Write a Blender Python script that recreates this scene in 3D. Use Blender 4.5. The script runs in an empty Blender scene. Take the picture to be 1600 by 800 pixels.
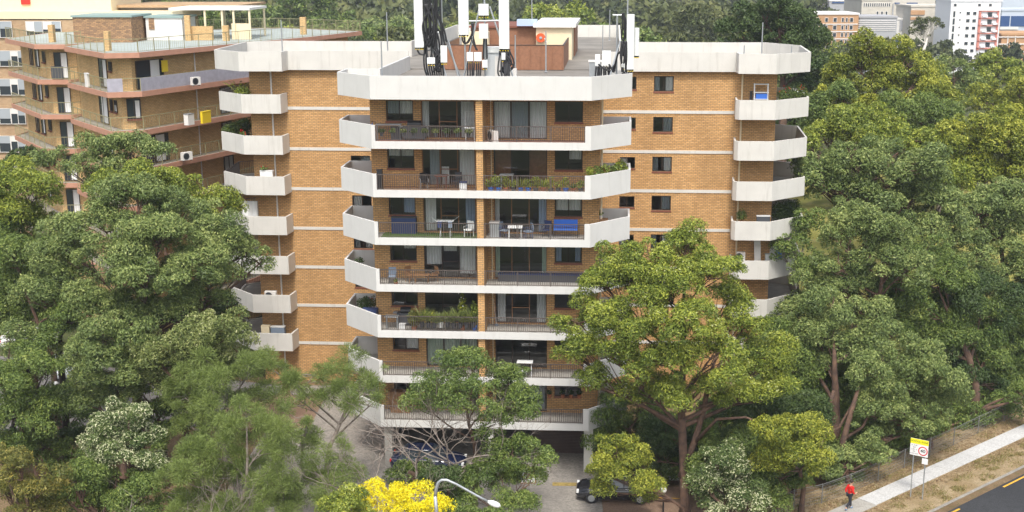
import bpy, math, random
import numpy as np
from math import sin, cos, tan, atan, radians, pi, sqrt
C = bpy.context.scene.collection
random.seed(5); RNG = np.random.default_rng(5)

# ---------------------------------------------------------------- camera, sky, sun, exposure
F, HZ, XC, CH = 1900.0, -50.0, 850.0, 29.6
TH = atan((400 - HZ) / F)
cam = bpy.data.cameras.new("camera"); camo = bpy.data.objects.new("camera", cam); C.objects.link(camo)
cam.sensor_width = 36.0; cam.lens = F / 1600 * 36.0
cam.shift_x = -(XC - 800) / 1600
camo.location = (0, 0, CH); camo.rotation_euler = (pi / 2 - TH, 0, 0)
cam.clip_start = 0.5; cam.clip_end = 20000
bpy.context.scene.camera = camo

SUN_EL, SUN_AZ = radians(56), radians(180)      # azimuth clockwise from +Y
w = bpy.data.worlds.new("World"); bpy.context.scene.world = w; w.use_nodes = True
nt = w.node_tree; bg = nt.nodes["Background"]
sky = nt.nodes.new("ShaderNodeTexSky"); sky.sky_type = 'NISHITA'; sky.sun_disc = False
sky.sun_elevation = SUN_EL; sky.sun_rotation = SUN_AZ; sky.dust_density = 4.0; sky.ozone_density = 1.0
hs = nt.nodes.new("ShaderNodeHueSaturation"); hs.inputs["Saturation"].default_value = 0.45
nt.links.new(sky.outputs[0], hs.inputs["Color"]); nt.links.new(hs.outputs[0], bg.inputs["Color"])
bg.inputs["Strength"].default_value = 0.15
sl = bpy.data.lights.new("sun", 'SUN'); sl.energy = 1.5; sl.angle = radians(10); sl.color = (1.0, 0.955, 0.88)
so = bpy.data.objects.new("sun", sl); C.objects.link(so)
so.rotation_euler = (pi / 2 - SUN_EL, 0, pi - SUN_AZ); so.location = (0, 0, 80)
sc = bpy.context.scene
sc.view_settings.view_transform = 'Standard'; sc.view_settings.look = 'None'
sc.view_settings.gamma = 1.0; sc.view_settings.use_curve_mapping = False
sc.view_settings.exposure = 0.76
sc.cycles.max_bounces = 8; sc.cycles.diffuse_bounces = 4; sc.cycles.transparent_max_bounces = 12
sc.cycles.glossy_bounces = 3; sc.cycles.transmission_bounces = 4; sc.cycles.volume_bounces = 0

# ---------------------------------------------------------------- survey helpers (metres from pixel bearings)
PSI = radians(3.3); OX, OY = -3.72, 68.4
def ray(x, y):
    r = (x - XC) / F; u = (400 - y) / F
    return (r, cos(TH) + u * sin(TH), -sin(TH) + u * cos(TH))
def onz(x, y, z=0.0):
    d = ray(x, y); t = (z - CH) / d[2]; return (d[0] * t, d[1] * t, z)
def ony(x, y, Y):
    d = ray(x, y); t = Y / d[1]; return (d[0] * t, Y, CH + d[2] * t)
def B2W(u, v, z=0.0): return (OX + u * cos(PSI) + v * sin(PSI), OY - u * sin(PSI) + v * cos(PSI), z)
def W2B(p):
    dx, dy = p[0] - OX, p[1] - OY
    return (dx * cos(PSI) - dy * sin(PSI), dx * sin(PSI) + dy * cos(PSI), p[2])
def onv(x, y, v):
    d = ray(x, y); a = d[0] * sin(PSI) + d[1] * cos(PSI)
    t = (v + OX * sin(PSI) + OY * cos(PSI)) / a
    return W2B((d[0] * t, d[1] * t, CH + d[2] * t))

# ---------------------------------------------------------------- materials
def mat(name, col, rough=0.7, metal=0.0, noise=0.0, nscale=3.0, bump=0.0, spec=0.5, stains=0.0, col2=None):
    m = bpy.data.materials.new(name); m.use_nodes = True
    n = m.node_tree.nodes; l = m.node_tree.links; b = n["Principled BSDF"]
    b.inputs["Roughness"].default_value = rough; b.inputs["Metallic"].default_value = metal
    b.inputs["Specular IOR Level"].default_value = spec
    b.inputs["Base Color"].default_value = (*col, 1)
    if noise or stains or col2:
        tc = n.new("ShaderNodeTexCoord")
        nz = n.new("ShaderNodeTexNoise"); nz.inputs["Scale"].default_value = nscale; nz.inputs["Detail"].default_value = 6
        l.new(tc.outputs["Object"], nz.inputs["Vector"])
        mr = n.new("ShaderNodeMapRange"); mr.inputs[1].default_value = 0.3; mr.inputs[2].default_value = 0.7
        l.new(nz.outputs["Fac"], mr.inputs[0])
        mx = n.new("ShaderNodeMix"); mx.data_type = 'RGBA'
        c2 = col2 or tuple(c * (1 - noise) for c in col)
        mx.inputs[6].default_value = (*c2, 1); mx.inputs[7].default_value = (*col, 1)
        l.new(mr.outputs[0], mx.inputs[0]); out = mx.outputs[2]
        if stains:      # vertical run marks of dirty water
            mp = n.new("ShaderNodeMapping"); mp.inputs["Scale"].default_value = (3.1, 3.1, 0.3)
            l.new(tc.outputs["Object"], mp.inputs[0])
            n2 = n.new("ShaderNodeTexNoise"); n2.inputs["Scale"].default_value = 1.0; n2.inputs["Detail"].default_value = 5
            n2.inputs["Roughness"].default_value = 0.7
            l.new(mp.outputs[0], n2.inputs["Vector"])
            r2 = n.new("ShaderNodeMapRange"); r2.inputs[1].default_value = 0.54; r2.inputs[2].default_value = 0.72
            r2.inputs[3].default_value = 0; r2.inputs[4].default_value = stains
            l.new(n2.outputs["Fac"], r2.inputs[0])
            m2 = n.new("ShaderNodeMix"); m2.data_type = 'RGBA'
            l.new(r2.outputs[0], m2.inputs[0]); l.new(out, m2.inputs[6]); m2.inputs[7].default_value = (0.30, 0.275, 0.23, 1)
            out = m2.outputs[2]
        l.new(out, b.inputs["Base Color"])
        if bump:
            bp = n.new("ShaderNodeBump"); bp.inputs["Strength"].default_value = bump; bp.inputs["Distance"].default_value = 0.02
            n3 = n.new("ShaderNodeTexNoise"); n3.inputs["Scale"].default_value = nscale * 8; n3.inputs["Detail"].default_value = 4
            l.new(tc.outputs["Object"], n3.inputs["Vector"]); l.new(n3.outputs["Fac"], bp.inputs["Height"]); l.new(bp.outputs[0], b.inputs["Normal"])
    return m

def brick(name, c1, c2, mortar, bw=0.30, bh=0.112, patch=None):
    m = bpy.data.materials.new(name); m.use_nodes = True
    n = m.node_tree.nodes; l = m.node_tree.links; b = n["Principled BSDF"]; b.inputs["Roughness"].default_value = 0.9
    b.inputs["Specular IOR Level"].default_value = 0.2
    uv = n.new("ShaderNodeUVMap"); t = n.new("ShaderNodeTexBrick")
    t.inputs["Scale"].default_value = 1; t.inputs["Brick Width"].default_value = bw; t.inputs["Row Height"].default_value = bh
    t.inputs["Mortar Size"].default_value = 0.017; t.inputs["Mortar Smooth"].default_value = 0.3
    t.inputs["Bias"].default_value = -0.1
    t.inputs["Color1"].default_value = (*c1, 1); t.inputs["Color2"].default_value = (*c2, 1); t.inputs["Mortar"].default_value = (*mortar, 1)
    l.new(uv.outputs[0], t.inputs["Vector"])
    # broad batches of slightly different bricks, course by course
    mp = n.new("ShaderNodeMapping"); mp.inputs["Scale"].default_value = (1.3, 2.6, 1); l.new(uv.outputs[0], mp.inputs[0])
    nz = n.new("ShaderNodeTexNoise"); nz.inputs["Scale"].default_value = 1.3; nz.inputs["Detail"].default_value = 7; nz.inputs["Roughness"].default_value = 0.65
    l.new(mp.outputs[0], nz.inputs["Vector"])
    mr = n.new("ShaderNodeMapRange"); mr.inputs[1].default_value = 0.3; mr.inputs[2].default_value = 0.7; mr.inputs[3].default_value = 0.94; mr.inputs[4].default_value = 1.06
    l.new(nz.outputs["Fac"], mr.inputs[0])
    mu = n.new("ShaderNodeMix"); mu.data_type = 'RGBA'; mu.blend_type = 'MULTIPLY'; mu.inputs[0].default_value = 1
    l.new(t.outputs["Color"], mu.inputs[6]); l.new(mr.outputs[0], mu.inputs[7])
    m3 = n.new("ShaderNodeMapping"); m3.inputs["Scale"].default_value = (0.55, 0.16, 1); l.new(uv.outputs[0], m3.inputs[0])
    z3 = n.new("ShaderNodeTexNoise"); z3.inputs["Scale"].default_value = 1.0; z3.inputs["Detail"].default_value = 4; l.new(m3.outputs[0], z3.inputs["Vector"])
    r3 = n.new("ShaderNodeMapRange"); r3.inputs[1].default_value = 0.32; r3.inputs[2].default_value = 0.68; r3.inputs[3].default_value = 0.87; r3.inputs[4].default_value = 1.08; l.new(z3.outputs["Fac"], r3.inputs[0])
    mv = n.new("ShaderNodeMix"); mv.data_type = 'RGBA'; mv.blend_type = 'MULTIPLY'; mv.inputs[0].default_value = 1; l.new(mu.outputs[2], mv.inputs[6]); l.new(r3.outputs[0], mv.inputs[7])
    l.new(mv.outputs[2], b.inputs["Base Color"])
    bp = n.new("ShaderNodeBump"); bp.inputs["Strength"].default_value = 0.6; bp.inputs["Distance"].default_value = 0.01; bp.invert = True
    l.new(t.outputs["Fac"], bp.inputs["Height"]); l.new(bp.outputs[0], b.inputs["Normal"])
    return m

def glass(name, tint=(0.86, 0.88, 0.88), refl=0.06):
    m = bpy.data.materials.new(name); m.use_nodes = True
    n = m.node_tree.nodes; l = m.node_tree.links; n.remove(n["Principled BSDF"]); o = n["Material Output"]
    tr = n.new("ShaderNodeBsdfTransparent"); tr.inputs[0].default_value = (*tint, 1)
    gl = n.new("ShaderNodeBsdfGlossy"); gl.inputs["Roughness"].default_value = 0.03
    fr = n.new("ShaderNodeFresnel"); fr.inputs[0].default_value = 1.5
    ad = n.new("ShaderNodeMath"); ad.operation = 'ADD'; ad.inputs[1].default_value = refl; ad.use_clamp = True
    l.new(fr.outputs[0], ad.inputs[0])
    mx = n.new("ShaderNodeMixShader"); l.new(ad.outputs[0], mx.inputs[0]); l.new(tr.outputs[0], mx.inputs[1]); l.new(gl.outputs[0], mx.inputs[2])
    l.new(mx.outputs[0], o.inputs[0]); return m

def leafmat(name, stops, trans=0.18):
    """leaf colours by kind of leaf: 'tone' is random per leaf and per spray"""
    m = bpy.data.materials.new(name); m.use_nodes = True
    n = m.node_tree.nodes; l = m.node_tree.links; b = n["Principled BSDF"]; o = n["Material Output"]
    b.inputs["Roughness"].default_value = 0.5; b.inputs["Specular IOR Level"].default_value = 0.35
    at = n.new("ShaderNodeAttribute"); at.attribute_name = "tone"
    cr = n.new("ShaderNodeValToRGB"); cr.color_ramp.elements[0].position = stops[0][0]; cr.color_ramp.elements[0].color = (*stops[0][1], 1)
    cr.color_ramp.elements[1].position = stops[1][0]; cr.color_ramp.elements[1].color = (*stops[1][1], 1)
    for p, c in stops[2:]:
        e = cr.color_ramp.elements.new(p); e.color = (*c, 1)
    l.new(at.outputs["Fac"], cr.inputs[0]); l.new(cr.outputs[0], b.inputs["Base Color"])
    tl = n.new("ShaderNodeBsdfTranslucent"); l.new(cr.outputs[0], tl.inputs[0])
    mx = n.new("ShaderNodeMixShader"); mx.inputs[0].default_value = trans
    l.new(b.outputs[0], mx.inputs[1]); l.new(tl.outputs[0], mx.inputs[2]); l.new(mx.outputs[0], o.inputs[0])
    return m

M = {}
M['brick'] = brick("tan_brick", (0.66, 0.39, 0.165), (0.50, 0.28, 0.108), (0.25, 0.175, 0.105))
M['brick_pale'] = brick("pale_brick", (0.52, 0.35, 0.20), (0.43, 0.27, 0.14), (0.42, 0.33, 0.24))
M['brick_nb'] = brick("neighbour_brick", (0.74, 0.50, 0.235), (0.62, 0.39, 0.165), (0.42, 0.30, 0.17))
M['white'] = mat("painted_concrete", (0.66, 0.655, 0.63), 0.75, noise=0.07, nscale=1.2, stains=0.18, bump=0.1, spec=0.3)
M['whitew'] = mat("weathered_painted_concrete", (0.66, 0.645, 0.60), 0.8, noise=0.10, nscale=0.9, stains=0.28, bump=0.1, spec=0.3)
M['slab'] = mat("balcony_concrete", (0.42, 0.40, 0.36), 0.85, noise=0.25, nscale=2)
M['tile'] = mat("balcony_red_tile", (0.33, 0.13, 0.08), 0.6, noise=0.2, nscale=4)
M['roofdeck'] = mat("roof_membrane", (0.27, 0.25, 0.22), 0.9, noise=0.35, nscale=0.5, bump=0.2)
M['deckblue'] = mat("grey_roof_deck", (0.40, 0.45, 0.43), 0.8, noise=0.2, nscale=0.6)
M['rail'] = mat("bronze_railing", (0.105, 0.085, 0.075), 0.5, metal=0.1)
M['railol'] = mat("olive_railing", (0.30, 0.28, 0.15), 0.5)
M['frame'] = mat("bronze_window_frame", (0.055, 0.035, 0.025), 0.4)
M['sill'] = mat("brown_brick_sill", (0.22, 0.075, 0.045), 0.7, noise=0.2)
M['lframe'] = mat("timber_door_frame", (0.26, 0.13, 0.055), 0.55)
M['glass'] = glass("window_glass")
M['glassd'] = mat("dark_reflecting_glass", (0.035, 0.045, 0.055), 0.05, spec=0.9)
M['curtain'] = mat("curtain_cloth", (0.80, 0.80, 0.79), 0.9)
M['curtaind'] = mat("grey_blind", (0.36, 0.40, 0.43), 0.8)
M['curtaing'] = mat("green_blind", (0.50, 0.60, 0.50), 0.8)
M['curtainb'] = mat("blue_curtain", (0.42, 0.50, 0.66), 0.9)
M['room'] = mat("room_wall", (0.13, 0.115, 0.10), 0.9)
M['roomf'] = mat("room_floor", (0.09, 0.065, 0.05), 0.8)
M['pink'] = mat("salmon_slab_edge", (0.52, 0.27, 0.18), 0.7, noise=0.15, nscale=2)
M['cream'] = mat("cream_paint", (0.80, 0.69, 0.47), 0.8, noise=0.06)
M['offwhite'] = mat("off_white_paint", (0.78, 0.76, 0.72), 0.7, noise=0.06)
M['brownscreen'] = mat("brown_timber_screen", (0.30, 0.14, 0.075), 0.7, noise=0.25, nscale=6)
M['red'] = mat("red_paint", (0.62, 0.03, 0.02), 0.45)
M['orange'] = mat("orange_red_reel", (0.72, 0.11, 0.03), 0.45)
M['metal'] = mat("galvanised_steel", (0.50, 0.53, 0.55), 0.4, metal=0.6, noise=0.2)
M['antw'] = mat("antenna_radome", (0.80, 0.82, 0.80), 0.4, noise=0.03)
M['black'] = mat("black_plastic", (0.018, 0.018, 0.02), 0.45)
M['dark'] = mat("dark_grey_plastic", (0.07, 0.075, 0.085), 0.5)
M['yellow'] = mat("yellow_plastic", (0.85, 0.62, 0.02), 0.5)
M['navy'] = mat("navy_cloth", (0.03, 0.05, 0.14), 0.7)
M['blue'] = mat("blue_cloth", (0.04, 0.16, 0.60), 0.7)
M['terra'] = mat("terracotta_pot", (0.42, 0.15, 0.07), 0.8)
M['potw'] = mat("white_pot", (0.70, 0.70, 0.68), 0.6)
M['wood'] = mat("timber", (0.34, 0.18, 0.08), 0.6, noise=0.3, nscale=8)
M['plw'] = mat("white_plastic", (0.80, 0.81, 0.80), 0.5)
M['greyc'] = mat("grey_cushion", (0.20, 0.25, 0.32), 0.9)
M['skin'] = mat("skin", (0.55, 0.32, 0.22), 0.6)
M['hair'] = mat("dark_hair", (0.04, 0.025, 0.018), 0.7)
M['redcloth'] = mat("red_sweater", (0.68, 0.015, 0.012), 0.85)
M['trouser'] = mat("dark_trousers", (0.022, 0.025, 0.035), 0.85)
M['shoe'] = mat("blue_grey_shoes", (0.18, 0.27, 0.40), 0.7)
M['bark'] = mat("brown_bark", (0.17, 0.10, 0.065), 0.95, noise=0.5, nscale=3, bump=0.6, col2=(0.07, 0.045, 0.035))
M['barkg'] = mat("grey_bark", (0.34, 0.30, 0.26), 0.95, noise=0.5, nscale=3, bump=0.4, col2=(0.16, 0.12, 0.10))
M['barkw'] = mat("white_bark", (0.72, 0.68, 0.62), 0.8, noise=0.25, nscale=2)
M['barkd'] = mat("dark_bark", (0.055, 0.04, 0.032), 0.95, noise=0.4, nscale=3)

# ---------------------------------------------------------------- mesh building
class MB:
    def __init__(s): s.v = []; s.f = []; s.m = []; s.cm = 0
    def face(s, pts):
        i = len(s.v); s.v += [tuple(p) for p in pts]; s.f.append(tuple(range(i, i + len(pts)))); s.m.append(s.cm)
    def box(s, x0, x1, y0, y1, z0, z1):
        i = len(s.v)
        s.v += [(x0, y0, z0), (x1, y0, z0), (x1, y1, z0), (x0, y1, z0), (x0, y0, z1), (x1, y0, z1), (x1, y1, z1), (x0, y1, z1)]
        for q in ((0, 3, 2, 1), (4, 5, 6, 7), (0, 1, 5, 4), (1, 2, 6, 5), (2, 3, 7, 6), (3, 0, 4, 7)):
            s.f.append(tuple(i + k for k in q)); s.m.append(s.cm)
        return s
    def obox(s, c, ax, ay, az, hx, hy, hz):
        i = len(s.v)
        for sx, sy, sz in ((-1, -1, -1), (1, -1, -1), (1, 1, -1), (-1, 1, -1), (-1, -1, 1), (1, -1, 1), (1, 1, 1), (-1, 1, 1)):
            s.v.append(tuple(c[k] + ax[k] * hx * sx + ay[k] * hy * sy + az[k] * hz * sz for k in range(3)))
        for q in ((0, 3, 2, 1), (4, 5, 6, 7), (0, 1, 5, 4), (1, 2, 6, 5), (2, 3, 7, 6), (3, 0, 4, 7)):
            s.f.append(tuple(i + k for k in q)); s.m.append(s.cm)
        return s
    def prism(s, poly, z0, z1):
        n = len(poly); a = sum(poly[i][0] * poly[(i + 1) % n][1] - poly[(i + 1) % n][0] * poly[i][1] for i in range(n))
        if a < 0: poly = poly[::-1]
        i = len(s.v); s.v += [(p[0], p[1], z0) for p in poly] + [(p[0], p[1], z1) for p in poly]
        s.f.append(tuple(i + k for k in range(n))[::-1]); s.f.append(tuple(i + n + k for k in range(n))); s.m += [s.cm] * 2
        for k in range(n):
            k2 = (k + 1) % n; s.f.append((i + k, i + k2, i + n + k2, i + n + k)); s.m.append(s.cm)
        return s
    def path(s, pts, z0, z1, t, closed=False, side=0.0):
        """a wall of thickness t following a line of points, mitred; side shifts it"""
        n = len(pts); L = []; R = []
        for k in range(n):
            p = pts[k]
            def dr(a, b):
                dx, dy = b[0] - a[0], b[1] - a[1]; d = sqrt(dx * dx + dy * dy) or 1; return (dx / d, dy / d)
            if closed: d1 = dr(pts[k - 1], p); d2 = dr(p, pts[(k + 1) % n])
            else:
                d1 = dr(pts[k - 1], p) if k > 0 else dr(p, pts[k + 1]); d2 = dr(p, pts[k + 1]) if k < n - 1 else d1
            n1 = (-d1[1], d1[0]); n2 = (-d2[1], d2[0]); mx_, my = n1[0] + n2[0], n1[1] + n2[1]
            q = 2.0 / max(0.4, mx_ * mx_ + my * my)
            mx_ *= q; my *= q
            L.append((p[0] + mx_ * (side + t / 2), p[1] + my * (side + t / 2))); R.append((p[0] + mx_ * (side - t / 2), p[1] + my * (side - t / 2)))
        m = n if closed else n - 1
        i = len(s.v)
        for k in range(n):
            s.v += [(L[k][0], L[k][1], z0), (L[k][0], L[k][1], z1), (R[k][0], R[k][1], z1), (R[k][0], R[k][1], z0)]
        for k in range(m):
            a = i + 4 * k; b = i + 4 * ((k + 1) % n)
            for q in range(4):
                q2 = (q + 1) % 4; s.f.append((a + q, a + q2, b + q2, b + q)); s.m.append(s.cm)
        if not closed:
            s.f.append((i + 3, i + 2, i + 1, i)); b = i + 4 * (n - 1); s.f.append((b, b + 1, b + 2, b + 3)); s.m += [s.cm] * 2
        return s
    def tube(s, pts, rads, n=8, cap=True):
        if not hasattr(rads, '__len__'): rads = [rads] * len(pts)
        P = np.array(pts, float); i0 = len(s.v); prev = None
        for k in range(len(P)):
            d = P[min(k + 1, len(P) - 1)] - P[max(k - 1, 0)]; d /= (np.linalg.norm(d) or 1)
            if prev is None:
                a = np.cross(d, (0, 0, 1.0));
                if np.linalg.norm(a) < 0.05: a = np.cross(d, (1.0, 0, 0))
            else: a = prev - d * prev.dot(d)
            a /= np.linalg.norm(a); prev = a; b = np.cross(d, a)
            for q in range(n):
                t = 2 * pi * q / n; s.v.append(tuple(P[k] + (a * cos(t) + b * sin(t)) * rads[k]))
        for k in range(len(P) - 1):
            for q in range(n):
                q2 = (q + 1) % n; s.f.append((i0 + k * n + q, i0 + k * n + q2, i0 + (k + 1) * n + q2, i0 + (k + 1) * n + q)); s.m.append(s.cm)
        if cap:
            s.f.append(tuple(i0 + q for q in range(n))[::-1]); s.f.append(tuple(i0 + (len(P) - 1) * n + q for q in range(n))); s.m += [s.cm] * 2
        return s
    def lathe(s, c, prof, n=16, axis='z'):
        i0 = len(s.v)
        for r, h in prof:
            for q in range(n):
                t = 2 * pi * q / n
                if axis == 'z': s.v.append((c[0] + r * cos(t), c[1] + r * sin(t), c[2] + h))
                elif axis == 'y': s.v.append((c[0] + r * cos(t), c[1] + h, c[2] + r * sin(t)))
                else: s.v.append((c[0] + h, c[1] + r * cos(t), c[2] + r * sin(t)))
        for k in range(len(prof) - 1):
            for q in range(n):
                q2 = (q + 1) % n; s.f.append((i0 + k * n + q, i0 + k * n + q2, i0 + (k + 1) * n + q2, i0 + (k + 1) * n + q)); s.m.append(s.cm)
        s.f.append(tuple(i0 + q for q in range(n))[::-1]); s.f.append(tuple(i0 + (len(prof) - 1) * n + q for q in range(n))); s.m += [s.cm] * 2
        return s
    def ball(s, c, r, n=12, sq=1.0):
        return s.lathe(c, [(r * sin(pi * k / 8) + 1e-4, -r * sq * cos(pi * k / 8)) for k in range(9)], n)
    def build(s, name, m, parent=None, loc=None, smooth=False):
        me = bpy.data.meshes.new(name)
        me.from_pydata(s.v, [], s.f); me.validate(clean_customdata=False)
        ms = m if isinstance(m, (list, tuple)) else [m]
        for q in ms: me.materials.append(q)
        if len(ms) > 1 and len(me.polygons) == len(s.m): me.polygons.foreach_set("material_index", s.m)
        if len(me.polygons) < 60000:
            uv = me.uv_layers.new(name="UVMap"); dat = np.zeros(len(me.loops) * 2, np.float32)
            co = np.array([v.co[:] for v in me.vertices])
            for p in me.polygons:
                nn = p.normal; li = range(p.loop_start, p.loop_start + p.loop_total)
                if abs(nn.z) > 0.75:
                    for k in li: c = co[me.loops[k].vertex_index]; dat[2 * k] = c[0]; dat[2 * k + 1] = c[1]
                else:
                    d = sqrt(nn.x ** 2 + nn.y ** 2) or 1; tx, ty = -nn.y / d, nn.x / d
                    for k in li: c = co[me.loops[k].vertex_index]; dat[2 * k] = c[0] * tx + c[1] * ty; dat[2 * k + 1] = c[2]
            uv.data.foreach_set("uv", dat)
        if smooth: me.polygons.foreach_set("use_smooth", [True] * len(me.polygons))
        o = bpy.data.objects.new(name, me); C.objects.link(o)
        if parent: o.parent = parent
        if loc: o.location = loc
        return o

def tag(o, label=None, cat=None, group=None, kind=None):
    if label: o['label'] = label
    if cat: o['category'] = cat
    if group: o['group'] = group
    if kind: o['kind'] = kind
    return o
def thing(name, label, cat, loc=(0, 0, 0), rz=0.0, group=None):
    o = bpy.data.objects.new(name, None); C.objects.link(o); o.location = loc; o.rotation_euler = (0, 0, rz)
    o.empty_display_size = 0.3
    return tag(o, label, cat, group)
def copy_tree(o, parent=None):
    c = o.copy(); C.objects.link(c)
    if parent: c.parent = parent
    for ch in list(o.children): copy_tree(ch, c)
    return c
def bplace(o, u, v, z, rz=0.0):
    o.location = B2W(u, v, z); o.rotation_euler = (0, 0, -PSI + rz); return o
# ================================================================= THE APARTMENT BUILDING
def wallo(mb, P0, P1, z0, z1, ops=(), th=0.25):
    """a wall with real openings; P0->P1 runs so that the outside is on its right"""
    dx, dy = P1[0] - P0[0], P1[1] - P0[1]; Ln = sqrt(dx * dx + dy * dy); dx /= Ln; dy /= Ln; nx, ny = dy, -dx
    A = sorted({0.0, Ln, *[o[0] for o in ops], *[o[1] for o in ops]}); Z = sorted({z0, z1, *[o[2] for o in ops], *[o[3] for o in ops]})
    def p(a, z, d): return (P0[0] + dx * a - nx * d, P0[1] + dy * a - ny * d, z)
    for i in range(len(A) - 1):
        for j in range(len(Z) - 1):
            am, zm = (A[i] + A[i + 1]) / 2, (Z[j] + Z[j + 1]) / 2
            if any(o[0] < am < o[1] and o[2] < zm < o[3] for o in ops): continue
            mb.face([p(A[i], Z[j], 0), p(A[i + 1], Z[j], 0), p(A[i + 1], Z[j + 1], 0), p(A[i], Z[j + 1], 0)])
            mb.face([p(A[i + 1], Z[j], th), p(A[i], Z[j], th), p(A[i], Z[j + 1], th), p(A[i + 1], Z[j + 1], th)])
    for a0, a1, b0, b1 in ops:
        for q in (((a0, b0), (a0, b1)), ((a0, b1), (a1, b1)), ((a1, b1), (a1, b0)), ((a1, b0), (a0, b0))):
            mb.face([p(*q[0], 0), p(*q[1], 0), p(*q[1], th), p(*q[0], th)])

def curtain_mb(x0, x1, z0, z1, y=0.22, wav=0.035, per=0.16):
    mb = MB(); n = max(2, int((x1 - x0) / per * 4)); pr = None
    for k in range(n + 1):
        x = x0 + (x1 - x0) * k / n; yy = y + wav * sin(k * pi / 2 + 0.4)
        if pr: mb.face([(pr[0], pr[1], z0), (x, yy, z0), (x, yy, z1), (pr[0], pr[1], z1)])
        pr = (x, yy)
    return mb

def window(parent, P, rz, w_, h_, kind='window', mull=(0.5,), curts=(), fm='frame', pane='glass', sill=True, tr=False):
    f = MB(); t = 0.05; y0, y1 = 0.05, 0.11
    f.box(0, t, y0, y1, 0, h_); f.box(w_ - t, w_, y0, y1, 0, h_); f.box(t, w_ - t, y0, y1, 0, t); f.box(t, w_ - t, y0, y1, h_ - t, h_)
    for q in mull: f.box(w_ * q - t / 2, w_ * q + t / 2, y0 - 0.01, y1 + 0.01, t, h_ - t)
    if tr: f.box(w_ * mull[0] + t / 2, w_ * mull[-1] - t / 2, y0 + 0.01, y1 - 0.01, tr, tr + 0.05)
    if kind == 'window': o = f.build('window', M[fm], parent)
    else: o = f.build('sliding_door', M[fm], parent)
    o.location = P; o.rotation_euler = (0, 0, rz)
    g = MB(); g.face([(t, 0.08, t), (w_ - t, 0.08, t), (w_ - t, 0.08, h_ - t), (t, 0.08, h_ - t)]); g.build('pane', M[pane], o)
    if sill: MB().box(-0.04, w_ + 0.04, -0.04, 0.05, -0.11, -0.003).build('sill', M['sill'], o)
    for c in curts:
        x0, x1, z0, z1, m = c[:5]
        curtain_mb(x0 * w_, x1 * w_, z0 * h_, z1 * h_, per=(0.16 if len(c) < 6 else c[5])).build('curtain', M[m], o)
    return o

def railing(parent, pts, z, h, m='rail', step=0.125, bw=0.012, name='railing', posts=1.6):
    mb = MB()
    mb.path(pts, z + h - 0.04, z + h, 0.06); mb.path(pts, z + 0.06, z + 0.09, 0.03)
    for a, b in zip(pts[:-1], pts[1:]):
        L = sqrt((b[0] - a[0]) ** 2 + (b[1] - a[1]) ** 2); dx, dy = (b[0] - a[0]) / L, (b[1] - a[1]) / L
        n = max(1, int(L / step))
        for k in range(1, n):
            s = L * k / n; mb.obox((a[0] + dx * s, a[1] + dy * s, z + h / 2 + 0.02), (dx, dy, 0), (-dy, dx, 0), (0, 0, 1), bw, bw, h / 2 - 0.06)
        n2 = max(1, int(L / posts))
        for k in range(n2 + 1):
            s = 0.02 + (L - 0.04) * k / n2; mb.obox((a[0] + dx * s, a[1] + dy * s, z + h / 2 - 0.02), (dx, dy, 0), (-dy, dx, 0), (0, 0, 1), 0.02, 0.02, h / 2 - 0.02)
    return mb.build(name, M[m], parent)

AB = thing('apartment_building', 'tall tan brick apartment block with white angular balconies and antennas on its roof', 'building', (OX, OY, 0), -PSI)
UL, UR, TL, TR, BL, BR = -6.05, 6.35, -8.4, 8.6, -6.6, 6.85
# --- walls of the projecting front block
cw = MB(); Lw = BR - BL; ops = []
for k in range(1, 8):
    z = 2.8 * k
    ops += [(-5.65 - BL, -4.05 - BL, z + 1.3, z + 2.5), (-3.6 - BL, -0.45 - BL, z + 0.3, z + 2.5),
            (0.63 - BL, 3.78 - BL, z + 0.3, z + 2.5), (4.23 - BL, 5.85 - BL, z + 1.3, z + 2.5)]
wallo(cw, (BL, 2.3), (BR, 2.3), 2.8, 22.4, ops)
wallo(cw, (BR, 2.3), (BR, 16.0), 2.8, 22.4)
wallo(cw, (BL, 16.0), (BL, 2.3), 2.8, 22.4)
cw.build('wall', M['brick'], AB)
fin = MB()
for k in range(1, 8): fin.box(-0.14, 0.24, 0.12, 2.297, 2.8 * k + 0.26, 2.8 * k + 2.8 - (0.0 if k < 7 else 0.0))
fin.build('party_wall', M['brick'], AB)
core = MB(); core.box(-6.3, 6.55, 6.5, 6.7, 2.8, 22.4); core.box(-0.06, 0.18, 2.56, 6.5, 2.8, 22.39)
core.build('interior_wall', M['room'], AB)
# --- wings
LS = [20.05 - 2.86 * k for k in range(7)]; RS = [19.95 - 2.76 * k for k in range(7)]
wl = MB(); ops = []
for k in range(7):
    zb = LS[k]; ops.append((-10.85 + 17.8, -9.45 + 17.8, zb - 1.45, zb - 0.45))
ops.append((-10.85 + 17.8, -9.45 + 17.8, 21.3, 22.3))
wallo(wl, (-17.8, 16.0), (BL, 16.0), 0, 22.75, ops)
wallo(wl, (-17.8, 26.6), (-17.8, 16.0), 0, 22.75); wallo(wl, (-8.0, 26.6), (-17.8, 26.6), 0, 22.75)
wallo(wl, (-8.0, 55), (-8.0, 26.6), 0, 22.75)
wl.build('wing_wall', M['brick'], AB)
wr = MB(); ops = []
for k in range(-1, 7):
    zb = RS[0] - 2.76 * k - (2.76 if False else 0)
    ops += [(10.35 - BR, 11.7 - BR, zb + 1.38 if k < 0 else zb - 1.38, zb + 2.42 if k < 0 else zb - 0.34)]
    ops += [(8.1 - BR, 9.15 - BR, ops[-1][2] + 0.2, ops[-1][3] - 0.05)]
ops = [o for o in ops if o[2] > 0.5 and not (o[2] > 20.5)]
ops += [(10.35 - BR, 11.7 - BR, 21.36, 22.4), (8.1 - BR, 9.15 - BR, 21.5, 22.35)]
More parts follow.
